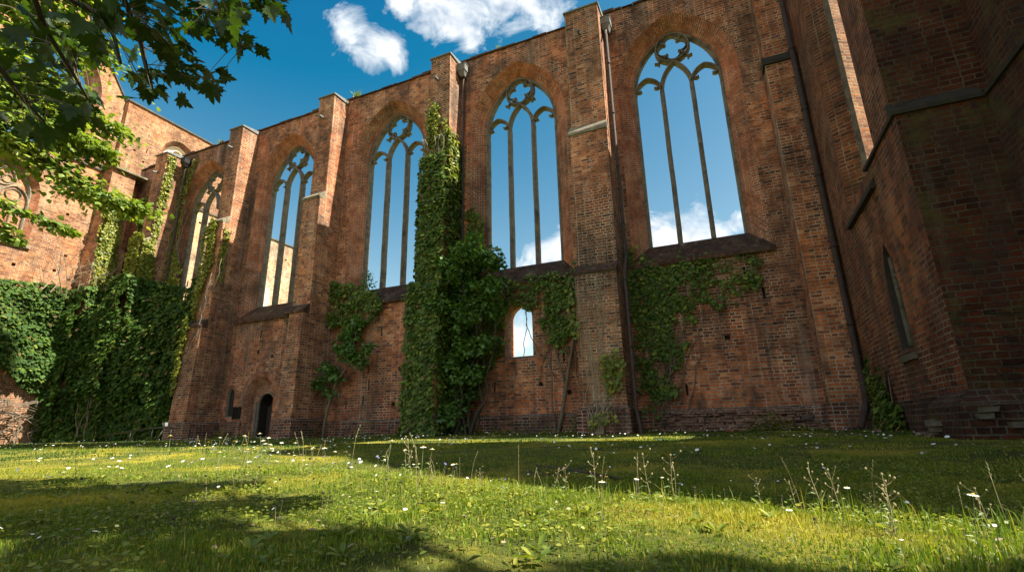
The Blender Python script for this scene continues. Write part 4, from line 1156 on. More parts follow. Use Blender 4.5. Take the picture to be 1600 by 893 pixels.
# 8 green tufts at the foot of the shaded wing
o = thing('climber', 'short climbing weed at the foot of the shaded wing near the corner pipe', 'climber')
iv = Ivy(); iv.patch([(14.6, -.2), (14.3, .8), (14.0, 1.5), (13.8, .6), (13.2, 1.2), (12.9, .4), (12.4, .3), (12.2, -.2)], PX(XW - .08), (-1, 0, 0), 420, .2, .11, .2, gap=.3)
iv.build('leaves', M_IVY, o)
m = MB()
for k in range(6): m.tube([(XW - .1, 14.4 - .3 * k, -.3), (XW - .12, 14.35 - .3 * k, .3), (XW - .1, 14.3 - .3 * k, .9)], .012, 4)
m.build('stems', M_VINE, o)
# 9 bare shrub above the hedge
o = thing('bare_shrub', 'leafless pale twigs sticking out above the creeper below the traceried window', 'shrub')
m = MB()
def twig(p, d, l, r, depth, rr):
    pts = [p]; q = Vector(p)
    for i in range(4):
        d = (d + Vector((rr.gauss(0, .16), rr.gauss(0, .16), rr.gauss(0, .13)))).normalized(); q = q + d * l / 4; pts.append(tuple(q))
    m.tube(pts, [r, r * .85, r * .7, r * .55, r * .4], 4)
    if depth:
        for k in range(3):
            b = Vector(pts[1 + k]); nd = (d + Vector((rr.gauss(0, .6), rr.gauss(0, .6), rr.gauss(.1, .5)))).normalized(); twig(tuple(b), nd, l * .62, r * .55, depth - 1, rr)
rr = random.Random(17)
for k in range(8): twig((-29.8 + rr.uniform(-.6, .4), 12.2 + .38 * k, 6.9), Vector((.25, rr.gauss(0, .5), 1)).normalized(), rr.uniform(1.6, 2.5), .026, 2, rr)
m.build('twigs', M_TWIG, o)

# =====================================================================
# trees on the left
# =====================================================================
def smooth_path(P, k=5):
    P = [Vector(p) for p in P]; out = []
    for i in range(len(P) - 1):
        p0 = P[max(i - 1, 0)]; p1 = P[i]; p2 = P[i + 1]; p3 = P[min(i + 2, len(P) - 1)]
        for j in range(k):
            t = j / k
            out.append(.5 * ((2 * p1) + (p2 - p0) * t + (2 * p0 - 5 * p1 + 4 * p2 - p3) * t * t + (3 * p1 - p0 - 3 * p2 + p3) * t ** 3))
    out.append(P[-1]); return out
NB = {'n1': [(-1.75, 0.37, 1.28), (-1.96, 0.56, 1.45), (-2.24, 0.74, 1.51), (-2.51, 0.96, 1.55), (-2.68, 1.1, 1.57)], 'n2': [(-1.63, 0.46, 1.4), (-1.89, 0.76, 1.61), (-2.22, 1.02, 1.74), (-2.41, 1.26, 1.86), (-2.54, 1.61, 1.97)], 'n3': [(-1.89, 0.76, 1.61), (-1.78, 0.95, 1.79), (-1.97, 1.21, 1.91), (-2.11, 1.43, 1.94)], 'n4': [(-1.95, 0.45, 1.13), (-2.19, 0.62, 1.25), (-2.37, 0.78, 1.26), (-2.54, 0.91, 1.3)], 'n5': [(-1.78, 0.95, 1.79), (-1.71, 1.24, 1.99), (-1.72, 1.37, 2.03)], 'n6': [(-2.22, 1.02, 1.74), (-2.34, 1.13, 1.69), (-2.45, 1.25, 1.63)], 'n7': [(-1.96, 0.56, 1.45), (-2.07, 0.72, 1.57), (-2.2, 0.9, 1.66), (-2.39, 1.06, 1.66)]}
NC = [(-2.19, 0.63, 1.45, 0.212), (-2.39, 0.8, 1.43, 0.174), (-2.64, 0.87, 1.37, 0.154), (-2.63, 0.91, 1.77, 0.193), (-2.06, 0.78, 1.56, 0.193), (-2.13, 0.92, 1.74, 0.193), (-2.41, 0.99, 1.68, 0.174), (-2.68, 1.06, 1.61, 0.154), (-2.27, 0.82, 1.21, 0.135), (-2.07, 1.03, 1.75, 0.154), (-2.12, 1.16, 1.95, 0.135), (-2.47, 1.2, 1.83, 0.116), (-1.94, 1.01, 1.59, 0.124), (-2.09, 1.17, 1.63, 0.116), (-2.21, 1.33, 1.72, 0.108), (-2.46, 1.31, 1.77, 0.116), (-2.07, 1.04, 1.4, 0.077), (-1.96, 1.17, 1.79, 0.097), (-2.03, 1.32, 1.94, 0.108), (-2.15, 1.47, 2.03, 0.069), (-1.76, 1.07, 1.75, 0.116), (-1.78, 1.22, 1.93, 0.097), (-1.85, 1.38, 2.07, 0.069), (-2.77, 0.82, 1.6, 0.154), (-2.23, 0.86, 1.26, 0.097)]
maple = thing('maple_tree', 'near maple whose dark lobed leaves hang into the upper left corner', 'tree')
m = MB()
m.tube(smooth_path([(-2.6, -1.6, -.7), (-2.5, -1.5, .6), (-2.3, -1.2, 1.8), (-2.0, -.9, 3.2), (-1.9, -.8, 5)], 4), [.22 - .007 * i for i in range(17)], 10)
m.tube(smooth_path([(-2.35, -1.25, 1.4), (-1.9, -.5, 1.7), (-1.7, .1, 1.5), (-1.75, .37, 1.28)], 4), [.06 - .0035 * i for i in range(13)], 7)
m.tube(smooth_path([(-2.2, -1.1, 2.2), (-1.7, -.3, 2.0), (-1.6, .2, 1.6), (-1.63, .46, 1.4)], 4), [.06 - .0035 * i for i in range(13)], 7)
m.tube(smooth_path([(-2.35, -1.25, 1.2), (-2.2, -.4, 1.2), (-1.95, .1, 1.1), (-1.95, .45, 1.13)], 4), [.04 - .002 * i for i in range(13)], 6)
for k, P in NB.items():
    sp_ = smooth_path(P, 4); n = len(sp_)
    m.tube(sp_, [.011 * (1 - .75 * i / n) + .002 for i in range(n)], 5)
m.build('trunk', M_BARK, maple, True)
P, T, Nn, sz = [], [], [], []
allb = [Vector(q) for P_ in NB.values() for q in smooth_path(P_, 4)]
for b in NC:
    n = int((8 + 430 * b[3] ** 2) * (.6 if b[2] < 1.7 and b[0] < -2.15 else 1))
    v = unit(rng.normal(0, 1, (n, 3))); p = np.array(b[:3]) + v * (b[3] * .95 * rng.random(n) ** .5)[:, None] * np.array([1, 1, .7])
    P.append(p); d_ = v * .7 + np.array([-.1, .35, -.35]) + rng.normal(0, .35, (n, 3)); T.append(d_)
    Nn.append(np.array([0, 0, 1.0]) + rng.normal(0, .38, (n, 3))); sz.append(rng.uniform(.055, .115, n))
P = np.concatenate(P)
leaf_cloud('crown', P, np.concatenate(T), np.concatenate(Nn), np.concatenate(sz), MAPLE, M_MAPLE, maple)
m = MB()
for p in P[::2]:
    q = min(allb, key=lambda a: (a - Vector(p)).length_squared)
    if (q - Vector(p)).length < .35: m.tube([q, (q + Vector(p)) / 2 + Vector((0, 0, .015)), p], [.0028, .002, .0014], 3, cap=False)
m.build('leaf_stalks', M_VINE, maple)

FB = {'f1': [(-8.55, 1.84, 3.71), (-8.11, 2.3, 3.69), (-7.83, 2.7, 3.53), (-7.56, 3.11, 3.26), (-7.27, 3.43, 3.06), (-7.06, 3.68, 2.98)], 'f2': [(-8.42, 1.75, 4.69), (-8.1, 2.21, 4.66), (-7.79, 2.62, 4.56), (-7.58, 3.0, 4.26), (-7.31, 3.35, 4.05)], 'f3': [(-8.15, 1.58, 5.57), (-7.84, 2.06, 5.51), (-7.59, 2.59, 5.28), (-7.34, 3.03, 5.02)], 'f4': [(-8.26, 2.01, 2.97), (-7.97, 2.42, 2.85), (-7.69, 2.75, 2.68), (-7.51, 3.04, 2.59), (-7.37, 3.15, 2.5)], 'f5': [(-8.06, 2.39, 3.73), (-7.71, 2.59, 3.85), (-7.49, 2.97, 3.78), (-7.29, 3.29, 3.66)], 'f6': [(-7.97, 2.42, 2.85), (-7.81, 2.59, 2.51), (-7.69, 2.79, 2.32)], 'f7': [(-7.84, 2.06, 5.51), (-7.56, 2.3, 5.63), (-7.22, 2.64, 5.59)], 'f8': [(-8.1, 2.21, 4.66), (-8.0, 2.43, 4.3), (-7.79, 2.63, 4.13), (-7.64, 2.85, 4.04)]}
ft = thing('lime_tree', 'light green sunlit tree with drooping sprays in front of the far left walls', 'tree')
m = MB()
m.tube(smooth_path([(-10.6, .6, -.6), (-10.4, .8, 1.5), (-10.2, .9, 3.5), (-10.0, 1.0, 6), (-9.8, 1.2, 8)], 4), [.3 - .014 * i for i in range(17)], 10)
for k, P_ in FB.items():
    if k in ('f1', 'f2', 'f3', 'f4'):
        P_ = [(-10.15, .95, P_[0][2] - .4), tuple((Vector((-10.15, .95, P_[0][2])) + Vector(P_[0])) / 2)] + P_
    sp_ = smooth_path(P_, 4); n = len(sp_)
    m.tube(sp_, [.04 * (1 - .85 * i / n) + .003 for i in range(n)], 5)
m.build('trunk', M_BARK, ft, True)
P, T, Nn = [], [], []
for k, P_ in FB.items():
    sp_ = smooth_path(P_, 6); n_ = len(sp_)
    for i, q in enumerate(sp_):
        w = .42 * (1 - .55 * i / n_) * (.4 if k in ('f4', 'f6') else .85)
        n = 78 if k not in ('f4', 'f6') else 20
        off = rng.normal(0, 1, (n, 3)) * np.array([w, w, w * .30]) * .7
        droop = -.45 * (off[:, 0] ** 2 + off[:, 1] ** 2)
        p = np.array(q)[None, :] + off; p[:, 2] += droop
        P.append(p); T.append(off * 1.2 + np.array([.25, .3, -.35]) + rng.normal(0, .25, (n, 3))); Nn.append(np.array([0, 0, 1.0]) + rng.normal(0, .35, (n, 3)))
P = np.concatenate(P); T = np.concatenate(T); Nn = np.concatenate(Nn)
# upper foliage toward the trunk
b2 = []
r_ = random.Random(2)
for k in range(22):
    b2.append((r_.uniform(-9.2, -7.5), r_.uniform(1.6, 3.0), r_.uniform(3.4, 6.3), r_.uniform(.25, .5)))
for b in b2:
    n = 150
    v = rng.normal(0, 1, (n, 3)) * np.array([1, 1, .38]) * b[3] * .8
    P = np.concatenate([P, np.array(b[:3]) + v]); T = np.concatenate([T, v + np.array([.2, .25, -.3]) + rng.normal(0, .2, (n, 3))]); Nn = np.concatenate([Nn, np.array([0, 0, 1.0]) + rng.normal(0, .35, (n, 3))])
leaf_cloud('crown', P, T, Nn, .070 * rng.uniform(.6, 1.3, len(P)), IVY, M_TREE, ft)

# tree to the right of the camera, out of frame: its crown shades the near grass
st = thing('shade_tree', 'leafy tree beside the camera whose crown dapples the nearest grass', 'tree')
bl = []
r_ = random.Random(31)
for k in range(74):
    x_ = r_.uniform(-6.2, 1.6)                     # where the clump's shade falls on the grass
    y_ = float(np.interp(x_, [-6, -3.5, -1.8, -.3, 1.4], [2.3, 2.05, 1.62, 1.38, 1.45])) - abs(r_.gauss(0, .75)) + r_.gauss(0, .12)
    if k % 6 == 0: x_ = r_.uniform(-6.5, -2.5); y_ = r_.uniform(2.0, 2.9)
    h_ = r_.uniform(5.2, 9.4)
    bl.append((x_ + .78 * h_, y_ + .078 * h_, h_ - .4, r_.uniform(.16, .46)))
for k in range(20):
    x_ = r_.uniform(-.7, 1.5); y_ = r_.uniform(.5, 1.62); h_ = r_.uniform(5.2, 9.0)
    bl.append((x_ + .78 * h_, y_ + .078 * h_, h_ - .4, r_.uniform(.14, .34)))
leaf_tree(st, bl, 10500, .17, M_TREE, IVY)
m = MB(); m.tube([(6.8, -.4, -.6), (6.7, -.3, 2), (6.4, -.2, 5), (6, 0, 7)], [.22, .18, .12, .05], 9)
for b in bl[::3]: m.tube([(6.4, -.25, b[2] - 1.4), tuple(Vector(b[:3]))], [.05, .015], 5)
m.build('trunk', M_BARK, st, True)

# =====================================================================
# meadow
# =====================================================================
def wedge(n, r0, r1, spread=50, power=1.0):
    r = np.sqrt(rng.uniform(r0 ** 2, r1 ** 2, n)) if power == 1 else r0 + (r1 - r0) * rng.random(n) ** power
    a = np.radians(rng.uniform(23.1 - spread, 23.1 + spread, n))
    return -np.sin(a) * r, np.cos(a) * r
def ok(x, y):
    return ~((x > 2.85) & (y > 9.1)) & ~((x > 4.2) & (y > 1.5)) & (y < 15.85) & (x > -31)
def blade_field(name, x, y, h, w, mat, lean=.45):
    n = len(x); z = gz(x, y)
    a = rng.uniform(0, 2 * PI, n); la = rng.uniform(0, 2 * PI, n); ln = np.abs(rng.normal(0, lean, n)) * h
    bx, by = np.cos(a) * w / 2, np.sin(a) * w / 2
    lx, ly = np.cos(la) * ln, np.sin(la) * ln
    V = np.empty((n, 5, 3))
    V[:, 0] = np.stack([x - bx, y - by, z - .01], 1); V[:, 1] = np.stack([x + bx, y + by, z - .01], 1)
    V[:, 2] = np.stack([x + bx * .75 + lx * .35, y + by * .75 + ly * .35, z + h * .58], 1)
    V[:, 3] = np.stack([x - bx * .75 + lx * .35, y - by * .75 + ly * .35, z + h * .58], 1)
    V[:, 4] = np.stack([x + lx, y + ly, z + h * np.clip(1 - .35 * (ln / h) ** 2, .45, 1)], 1)
    loops = (np.arange(n)[:, None] * 5 + np.array([0, 1, 2, 3, 3, 2, 4])[None, :]).ravel()
    tot = np.tile([4, 3], n); start = np.concatenate([[0], np.cumsum(tot)[:-1]])
    me = bpy.data.meshes.new(name)
    me.vertices.add(n * 5); me.vertices.foreach_set('co', V.astype(np.float32).ravel())
    me.loops.add(len(loops)); me.loops.foreach_set('vertex_index', loops.astype(np.int32))
    me.polygons.add(2 * n); me.polygons.foreach_set('loop_start', start.astype(np.int32)); me.polygons.foreach_set('loop_total', tot.astype(np.int32))
    me.update(calc_edges=True)
    at = me.attributes.new('rnd', 'FLOAT', 'FACE'); at.data.foreach_set('value', np.repeat(rng.random(n), 2).astype(np.float32))
    me.materials.append(mat)
    o = bpy.data.objects.new(name, me); COL.objects.link(o); o['kind'] = 'stuff'; return o

def field(n, r0, r1, h0, h1, w, name, mat, thin=.34, power=1.0, lean=.45):
    x, y = wedge(n, r0, r1, power=power)
    k = ok(x, y)
    den = vn3(x * 1.3 + 5, y * 1.3)
    k &= rng.random(len(x)) < np.clip((den - thin) * 5 + .30, np.interp(np.hypot(x, y), [1, 2.2], [.45, .12]), 1)
    x, y = x[k], y[k]
    tuft = vn1(x * 2.2 + 11, y * 2.2)
    h = rng.uniform(h0, h1, len(x)) * (.55 + 1.1 * sstep(.35, .75, tuft))
    return blade_field(name, x, y, h, w * rng.uniform(.6, 1.3, len(x)), mat, lean)
def g_label(o, lab, cat='grass'):
    o['label'] = lab; o['category'] = cat; return o
g_label(field(190000, .72, 5.0, .008, .026, .0046, 'grass', M_GRASS, lean=.6), 'short yellow green grass on the sunlit bank nearest the camera')
g_label(field(110000, 4.6, 11, .012, .028, .007, 'grass', M_GRASS, lean=.5), 'short grass further across the bank and the hollow')
g_label(field(130000, 9.5, 34, .015, .04, .016, 'lawn_grass', M_LAWN, power=.8, lean=.4), 'mown dark green lawn reaching to the foot of the walls')
# longer tufts along the crest
x = rng.uniform(-15, 1.6, 5200); y = edge_y(x) + rng.normal(-.1, .28, 5200)
k = vn2(x * 1.6, y * 1.6 + 4) > .55; x, y = x[k], y[k]
g_label(blade_field('tall_grass', x, y, rng.uniform(.03, .13, len(x)), .0038 * np.ones(len(x)), M_GRASS, .5), 'longer grass tufts along the crest of the bank', 'grass')
x, y = wedge(2600, 1.2, 4.2); k = ok(x, y) & (vn2(x * 2.1 + 9, y * 2.1) > .56); x, y = x[k], y[k]
g_label(blade_field('tall_grass', x, y, rng.uniform(.05, .11, len(x)), .0045 * np.ones(len(x)), M_GRASS, .5), 'scattered longer grass tufts in the near meadow', 'grass')

# low broad leaved weeds and clover in patches
ROUND = ([(0, 0, 0), (.3, .28, .04), (.7, .3, .05), (1, 0, -.02), (.7, -.3, .05), (.3, -.28, .04)], [(0, 3, 2, 1), (0, 5, 4, 3)])
x, y = wedge(52000, .75, 6.0); k = ok(x, y) & (vn1(x * 1.5 + 20, y * 1.5) + rng.normal(0, .07, len(x)) > .49); x, y = x[k], y[k]
z = gz(x, y); n = len(x)
a = rng.uniform(0, 2 * PI, n)
o = leaf_cloud('clover', np.stack([x, y, z + rng.uniform(.008, .045, n)], 1), np.stack([np.cos(a), np.sin(a), rng.uniform(-.2, .5, n)], 1), np.array([0, 0, 1.0]) + rng.normal(0, .3, (n, 3)), rng.uniform(.010, .026, n), ROUND, M_WEED)
g_label(o, 'patches of small round clover leaves low in the grass', 'clover'); o['kind'] = 'stuff'
# rosettes
Pp, Tt, Nv, Sz = [], [], [], []
x, y = wedge(430, 1.0, 6.5); k = ok(x, y) & (vn3(x * .8 + 2, y * .8 + 6) > .42); x, y = x[k], y[k]
for cx_, cy_ in zip(x, y):
    kk = random.randint(6, 12); s_ = random.uniform(.018, .065)
    a = rng.uniform(0, 2 * PI, kk); zc = float(gz(cx_, cy_))
    Pp.append(np.stack([cx_ + .01 * np.cos(a), cy_ + .01 * np.sin(a), np.full(kk, zc + .012)], 1))
    Tt.append(np.stack([np.cos(a), np.sin(a), rng.uniform(.1, .8, kk)], 1)); Nv.append(np.tile([0, 0, 1.0], (kk, 1)) + rng.normal(0, .2, (kk, 3))); Sz.append(s_ * rng.uniform(.6, 1.2, kk))
o = leaf_cloud('broad_weeds', np.concatenate(Pp), np.concatenate(Tt), np.concatenate(Nv), np.concatenate(Sz), ([(0, 0, 0), (.35, .16, .03), (.75, .17, .02), (1, 0, -.08), (.75, -.17, .02), (.35, -.16, .03)], [(0, 3, 2, 1), (0, 5, 4, 3)]), M_WEED)
g_label(o, 'flat rosettes of broad dandelion like leaves in the near grass', 'weeds'); o['kind'] = 'stuff'
# scattered weeds at the wall foot
x = rng.uniform(-30, 2.8, 15000); y = 15.82 - np.abs(rng.normal(0, .33, 15000)); k = vn1(x * 1.1, y) > .42; x, y = x[k], y[k]; n = len(x); a = rng.uniform(0, 2 * PI, n)
o = leaf_cloud('wall_foot_weeds', np.stack([x, y, gz(x, y) + rng.random(n) ** 1.5 * .5 * sstep(.42, .75, vn1(x * 1.1, y)) + .02], 1), np.stack([np.cos(a), np.sin(a), rng.uniform(-.3, .6, n)], 1), np.array([0, -.2, 1.0]) + rng.normal(0, .4, (n, 3)), rng.uniform(.03, .085, n), ROUND, M_WEED)
g_label(o, 'low green weeds growing along the foot of the long wall', 'weeds'); o['kind'] = 'stuff'

# daisies of the lawn: far too many to count
def disc_flowers(name, x, y, hgt, rad, mat, lab):
    n = len(x); z = gz(x, y) + hgt
    sh = [(0, 0, .12)] + [(math.cos(i * PI / 4), math.sin(i * PI / 4), 0) for i in range(8)]
    T = np.stack([np.ones(n), np.zeros(n), rng.normal(0, .25, n)], 1)
    o = leaf_cloud(name, np.stack([x, y, z], 1), T, np.array([0, 0, 1.0]) + rng.normal(0, .35, (n, 3)), rad * rng.uniform(.6, 1.2, n), (sh, [(0, 1 + i, 1 + (i + 1) % 8) for i in range(8)]), mat)
    o['kind'] = 'stuff'; g_label(o, lab, 'flowers'); return o
x, y = wedge(2500, 5.5, 30, power=.75); k = ok(x, y) & (vn2(x * .6, y * .6) > .40); x, y = x[k], y[k]
disc_flowers('lawn_daisies', x, y, rng.uniform(.05, .11, len(x)), .020, M_PETAL, 'tiny white daisies sprinkled over the shaded lawn')
x, y = wedge(70, 2.0, 5.0); k = ok(x, y); x, y = x[k], y[k]
disc_flowers('bank_daisies', x, y, rng.uniform(.03, .07, len(x)), .010, M_PETAL, 'tiny white daisies in the sunlit grass of the bank')
# fallen leaves and litter on the bank
x, y = wedge(900, 1.7, 6.0); k = ok(x, y) & (vn3(x * 1.1, y * 1.1 + 3) > .5); x, y = x[k], y[k]; n = len(x); a = rng.uniform(0, 2 * PI, n)
o = leaf_cloud('leaf_litter', np.stack([x, y, gz(x, y) + .012], 1), np.stack([np.cos(a), np.sin(a), rng.normal(0, .2, n)], 1), np.array([0, 0, 1.0]) + rng.normal(0, .4, (n, 3)), rng.uniform(.010, .028, n), ROUND, M_TWIG)
o['kind'] = 'stuff'; g_label(o, 'dry brown leaf litter in the thin spots of the bank', 'litter')

# ---- countable flower stalks -----------------------------------------------------------
def dup(root, loc, rz, sc):
    r = root.copy(); COL.objects.link(r)
    r.location = loc; r.rotation_euler = (random.gauss(0, .10), random.gauss(0, .10), rz); r.scale = (sc, sc, sc)
    for ch in root.children:
        c = ch.copy(); COL.objects.link(c); c.parent = r
        for g in ch.children:
            d_ = g.copy(); COL.objects.link(d_); d_.parent = c
    return r
def head_disc(m, c, r, petals, tilt=(0, 0), droop=.0):
    c = Vector(c)
    for k in range(petals):
        a = 2 * PI * k / petals; w = PI / petals * .85
        e = [Vector((math.cos(a + s) * q * r, math.sin(a + s) * q * r, zz * r)) for s, q, zz in ((-w * .5, .25, 0), (w * .5, .25, 0), (w, .8, .06 - droop), (0, 1.0, -droop * 1.4), (-w, .8, .06 - droop))]
        m.face([c + p for p in e])
def ball(m, c, r, sq=.8, n=8, k=5):
    c = Vector(c)
    ring = [[c + Vector((math.cos(2 * PI * i / n) * math.sin(PI * j / k) * r, math.sin(2 * PI * i / n) * math.sin(PI * j / k) * r, math.cos(PI * j / k) * r * sq)) for i in range(n)] for j in range(k + 1)]
    for j in range(k):
        for i in range(n):
            q = (i + 1) % n
            if j == 0: m.face([ring[0][0], ring[1][i], ring[1][q]])
            elif j == k - 1: m.face([ring[j][i], ring[k][0], ring[j][q]])
            else: m.face([ring[j][i], ring[j + 1][i], ring[j + 1][q], ring[j][q]])
def make_daisy():
    o = thing('daisy', None, None)
    s = MB(); s.tube([(0, 0, -.03), (.006, .003, .10), (.0, .012, .21)], [.0022, .0018, .0015], 5); s.build('stem', M_STEM, o)
    h = MB(); head_disc(h, (0, .012, .212), .021, 14, droop=.1); hd = h.build('petals', M_PETAL, o)
    b = MB(); ball(b, (0, .012, .214), .0065, .7); b.build('centre', M_YELLOW, hd)
    l = MB()
    for k in range(5):
        a = 1.3 * k; l.face([(0, 0, .02 + .022 * k), (.02 * math.cos(a - .3), .02 * math.sin(a - .3), .035 + .022 * k), (.05 * math.cos(a), .05 * math.sin(a), .03 + .022 * k), (.02 * math.cos(a + .3), .02 * math.sin(a + .3), .03 + .022 * k)])
    l.build('leaves', M_STEM, o)
    return o
def make_seed():
    o = thing('seed_head', None, None)
    s = MB(); s.tube([(0, 0, -.03), (.008, .004, .09), (.004, .016, .19)], [.002, .0016, .0012], 5); s.build('stem', M_DRYSTEM, o)
    h = MB(); ball(h, (.004, .016, .194), .0095, .9)
    for k in range(16):
        a = 2.4 * k; e = math.acos(1 - 1.6 * (k + .5) / 16); d_ = Vector((math.cos(a) * math.sin(e), math.sin(a) * math.sin(e), math.cos(e)))
        c = Vector((.004, .016, .194)); h.tube([c + d_ * .008, c + d_ * .014], [.0012, .0004], 3, cap=False)
    h.build('head', M_SEED, o); return o
def make_hawk():
    o = thing('yellow_flower', None, None)
    s = MB(); s.tube([(0, 0, -.03), (-.01, .0, .1), (-.004, .01, .2)], [.002, .0017, .0014], 5); s.build('stem', M_STEM, o)
    h = MB(); head_disc(h, (-.004, .01, .201), .016, 18); head_disc(h, (-.004, .01, .204), .010, 12); h.build('petals', M_YELLOW, o); return o
def make_violet():
    o = thing('violet_flower', None, None)
    s = MB(); s.tube([(0, 0, -.03), (.006, .0, .08), (.0, .01, .16)], [.002, .0016, .0013], 5); s.build('stem', M_STEM, o)
    h = MB()
    for k in range(7):
        a = 2.4 * k; ball(h, (.008 * math.cos(a) * (k % 3 + .3) / 2, .01 + .008 * math.sin(a) * (k % 3 + .3) / 2, .16 + .004 * (k % 3)), .0055, 1.2, 6, 4)
    h.build('petals', M_VIOLET, o); return o
def make_branched():
    o = thing('branched_weed', None, None)
    s = MB(); b = MB()
    s.tube([(0, 0, -.03), (.004, 0, .12), (0, .006, .26)], [.0026, .002, .0014], 5)
    rr = random.Random(4)
    for k in range(7):
        z = .10 + .022 * k; a = 2.4 * k; l_ = rr.uniform(.03, .07)
        e = (l_ * math.cos(a), l_ * math.sin(a), z + l_ * .8); s.tube([(.002, .002, z), (e[0] * .6, e[1] * .6, z + l_ * .35), e], [.0013, .001, .0008], 4)
        ball(b, e, .0055, 1.2, 6, 4)
    ball(b, (0, .006, .262), .006, 1.2, 6, 4)
    s.build('stem', M_DRYSTEM, o); b.build('buds', M_DRYSTEM, o)
    l = MB()
    for k in range(6):
        a = 1.9 * k; l.face([(0, 0, .02 + .02 * k), (.025 * math.cos(a - .25), .025 * math.sin(a - .25), .035 + .02 * k), (.06 * math.cos(a), .06 * math.sin(a), .025 + .02 * k), (.025 * math.cos(a + .25), .025 * math.sin(a + .25), .03 + .02 * k)])
    l.build('leaves', M_STEM, o); return o
def make_bent():
    o = thing('grass_stalk', None, None)
    s = MB(); s.tube([(0, 0, -.03), (.01, .0, .10), (.03, .0, .20), (.06, .0, .27)], [.0016, .0013, .001, .0008], 4); s.build('stem', M_DRYSTEM, o)
    h = MB()
    for k in range(10):
        t_ = k / 9; c = Vector((.03 + .03 * t_, 0, .20 + .07 * t_)); a = 2.4 * k
        h.tube([c, c + Vector((.006 * math.cos(a) + .004, .006 * math.sin(a), .010))], [.0016, .0004], 4, cap=False)
    h.build('panicle', M_DRYSTEM, o); return o

def plant(maker, pts, label, cat, group, s0=.7, s1=1.25):
    src = maker()
    for i, (x, y) in enumerate(pts):
        sc = random.uniform(s0, s1) * min(1.15, max(.5, math.hypot(x, y) / 4.6)); loc = (x, y, float(gz(x, y)))
        if i == 0:
            o = src; o.location = loc; o.rotation_euler = (0, random.gauss(0, .08), random.uniform(0, 6)); o.scale = (sc,) * 3
        else:
            o = dup(src, loc, random.uniform(0, 2 * PI), sc)
        tag(o, label, cat, group)
def crest(n, x0, x1, spread, off=0.0):
    out = []
    for k in range(n):
        x = random.uniform(x0, x1); out.append((x, float(edge_y(x)) + random.gauss(off, spread)))
    return out
def near(n, r0, r1, a0, a1):
    out = []
    for k in range(n):
        r = random.uniform(r0, r1); a = math.radians(23.1 - random.uniform(a0, a1)); out.append((-math.sin(a) * r, math.cos(a) * r))
    return out
plant(make_daisy, crest(34, -9, 1.2, .3) + near(6, 1.7, 2.6, 5, 40) + near(8, 4, 7, -40, -5), 'tall white daisy on a thin stem standing above the grass of the bank', 'flower', 'tall white daisies on the bank', .6, 1.55)
plant(make_seed, near(44, 2.2, 4.2, -44, -4) + near(7, 1.8, 2.6, 4, 30), 'dark round dried seed head on a thin stalk in the sunlit bank', 'seed head', 'dark seed heads on the bank', .6, 1.1)
plant(make_hawk, crest(12, -9, .8, .3) + near(4, 4, 8, -40, 20), 'small yellow composite flower on a bare stalk along the crest of the bank', 'flower', 'yellow flowers on the bank', .6, 1.1)
plant(make_violet, crest(16, -10, -.2, .3, .1), 'little violet flower cluster in the grass along the crest', 'flower', 'violet flowers along the crest', .5, 1.0)
plant(make_branched, crest(15, -3.2, 1.0, .25) + near(3, 1.8, 2.4, 25, 42), 'branched dry weed with small buds rising over the shaded hollow', 'weed', 'branched weeds along the crest', .6, 1.5)
plant(make_bent, crest(46, -7, 1.2, .3) + near(10, 1.8, 3.2, -30, 40), 'thin bent grass stalk with a feathery tip above the bank', 'grass stalk', 'grass stalks on the bank', .5, 1.5)
# loose bricks at the wall foot, tufts on the wall head
r_ = random.Random(77)
def loose(x, y):
    z = float(gz(x, y)); a = r_.uniform(0, PI); w_, l_, h_ = r_.uniform(.09, .13), r_.uniform(.13, .27), r_.uniform(.05, .08)
    c, s_ = math.cos(a), math.sin(a)
    q = lambda u, v, t: (x + u * c - v * s_, y + u * s_ + v * c, z + t)
    j = lambda: r_.uniform(-.015, .015)
    m = MB(); m.hexa([q(-l_ / 2, -w_ / 2, -.03), q(l_ / 2, -w_ / 2, -.03), q(l_ / 2, w_ / 2, -.03), q(-l_ / 2, w_ / 2, -.03)], [q(-l_ / 2 + j(), -w_ / 2, h_ + j()), q(l_ / 2 + j(), -w_ / 2 + j(), h_ + j()), q(l_ / 2 + j(), w_ / 2, h_ + j()), q(-l_ / 2, w_ / 2 + j(), h_ + j())])
    tag(m.build('loose_brick', M_PLINTH), 'loose broken brick lying in the weeds at the foot of the long wall', 'brick', 'loose bricks at the wall foot')
for k in range(18): loose(r_.choice((r_.uniform(-2.4, 2.2), r_.uniform(-8.5, -4.3), r_.uniform(-15, -10.2))), 15.72 - abs(r_.gauss(0, .2)))
for k in range(5): loose(r_.uniform(2.5, 3.0), r_.uniform(9.6, 14))
def tuft(x, y, z, lab, n=40, h=.3):
    P_ = np.stack([x + rng.normal(0, .09, n), y + rng.normal(0, .06, n), np.full(n, z)], 1)
    T_ = np.stack([rng.normal(0, .45, n), rng.normal(0, .45, n), np.ones(n)], 1)
    o = leaf_cloud('wall_plant', P_, T_, rng.normal(0, 1, (n, 3)), h * rng.uniform(.4, 1.1, n), ([(0, -.05, 0), (0, .05, 0), (.6, .04, .05), (1, 0, .12), (.6, -.04, .05)], [(0, 1, 2, 4), (4, 2, 3)]), M_TREE)
    tag(o, lab, 'plant')
tuft(-14.7, 15.95, 15.5, 'green tuft on the wall head just right of the second capped buttress', 60, .4)
tuft(-24.2, 15.95, 15.5, 'small grass tuft on the wall head above the narrow left window', 30)
tuft(-7.2, 15.95, 15.5, 'grass tuft on the wall head above the window with the small opening below', 26, .22)
tuft(-30.3, 14.8, 14.75, 'mossy tuft on the sloped cap of the corner pilaster', 40, .22)
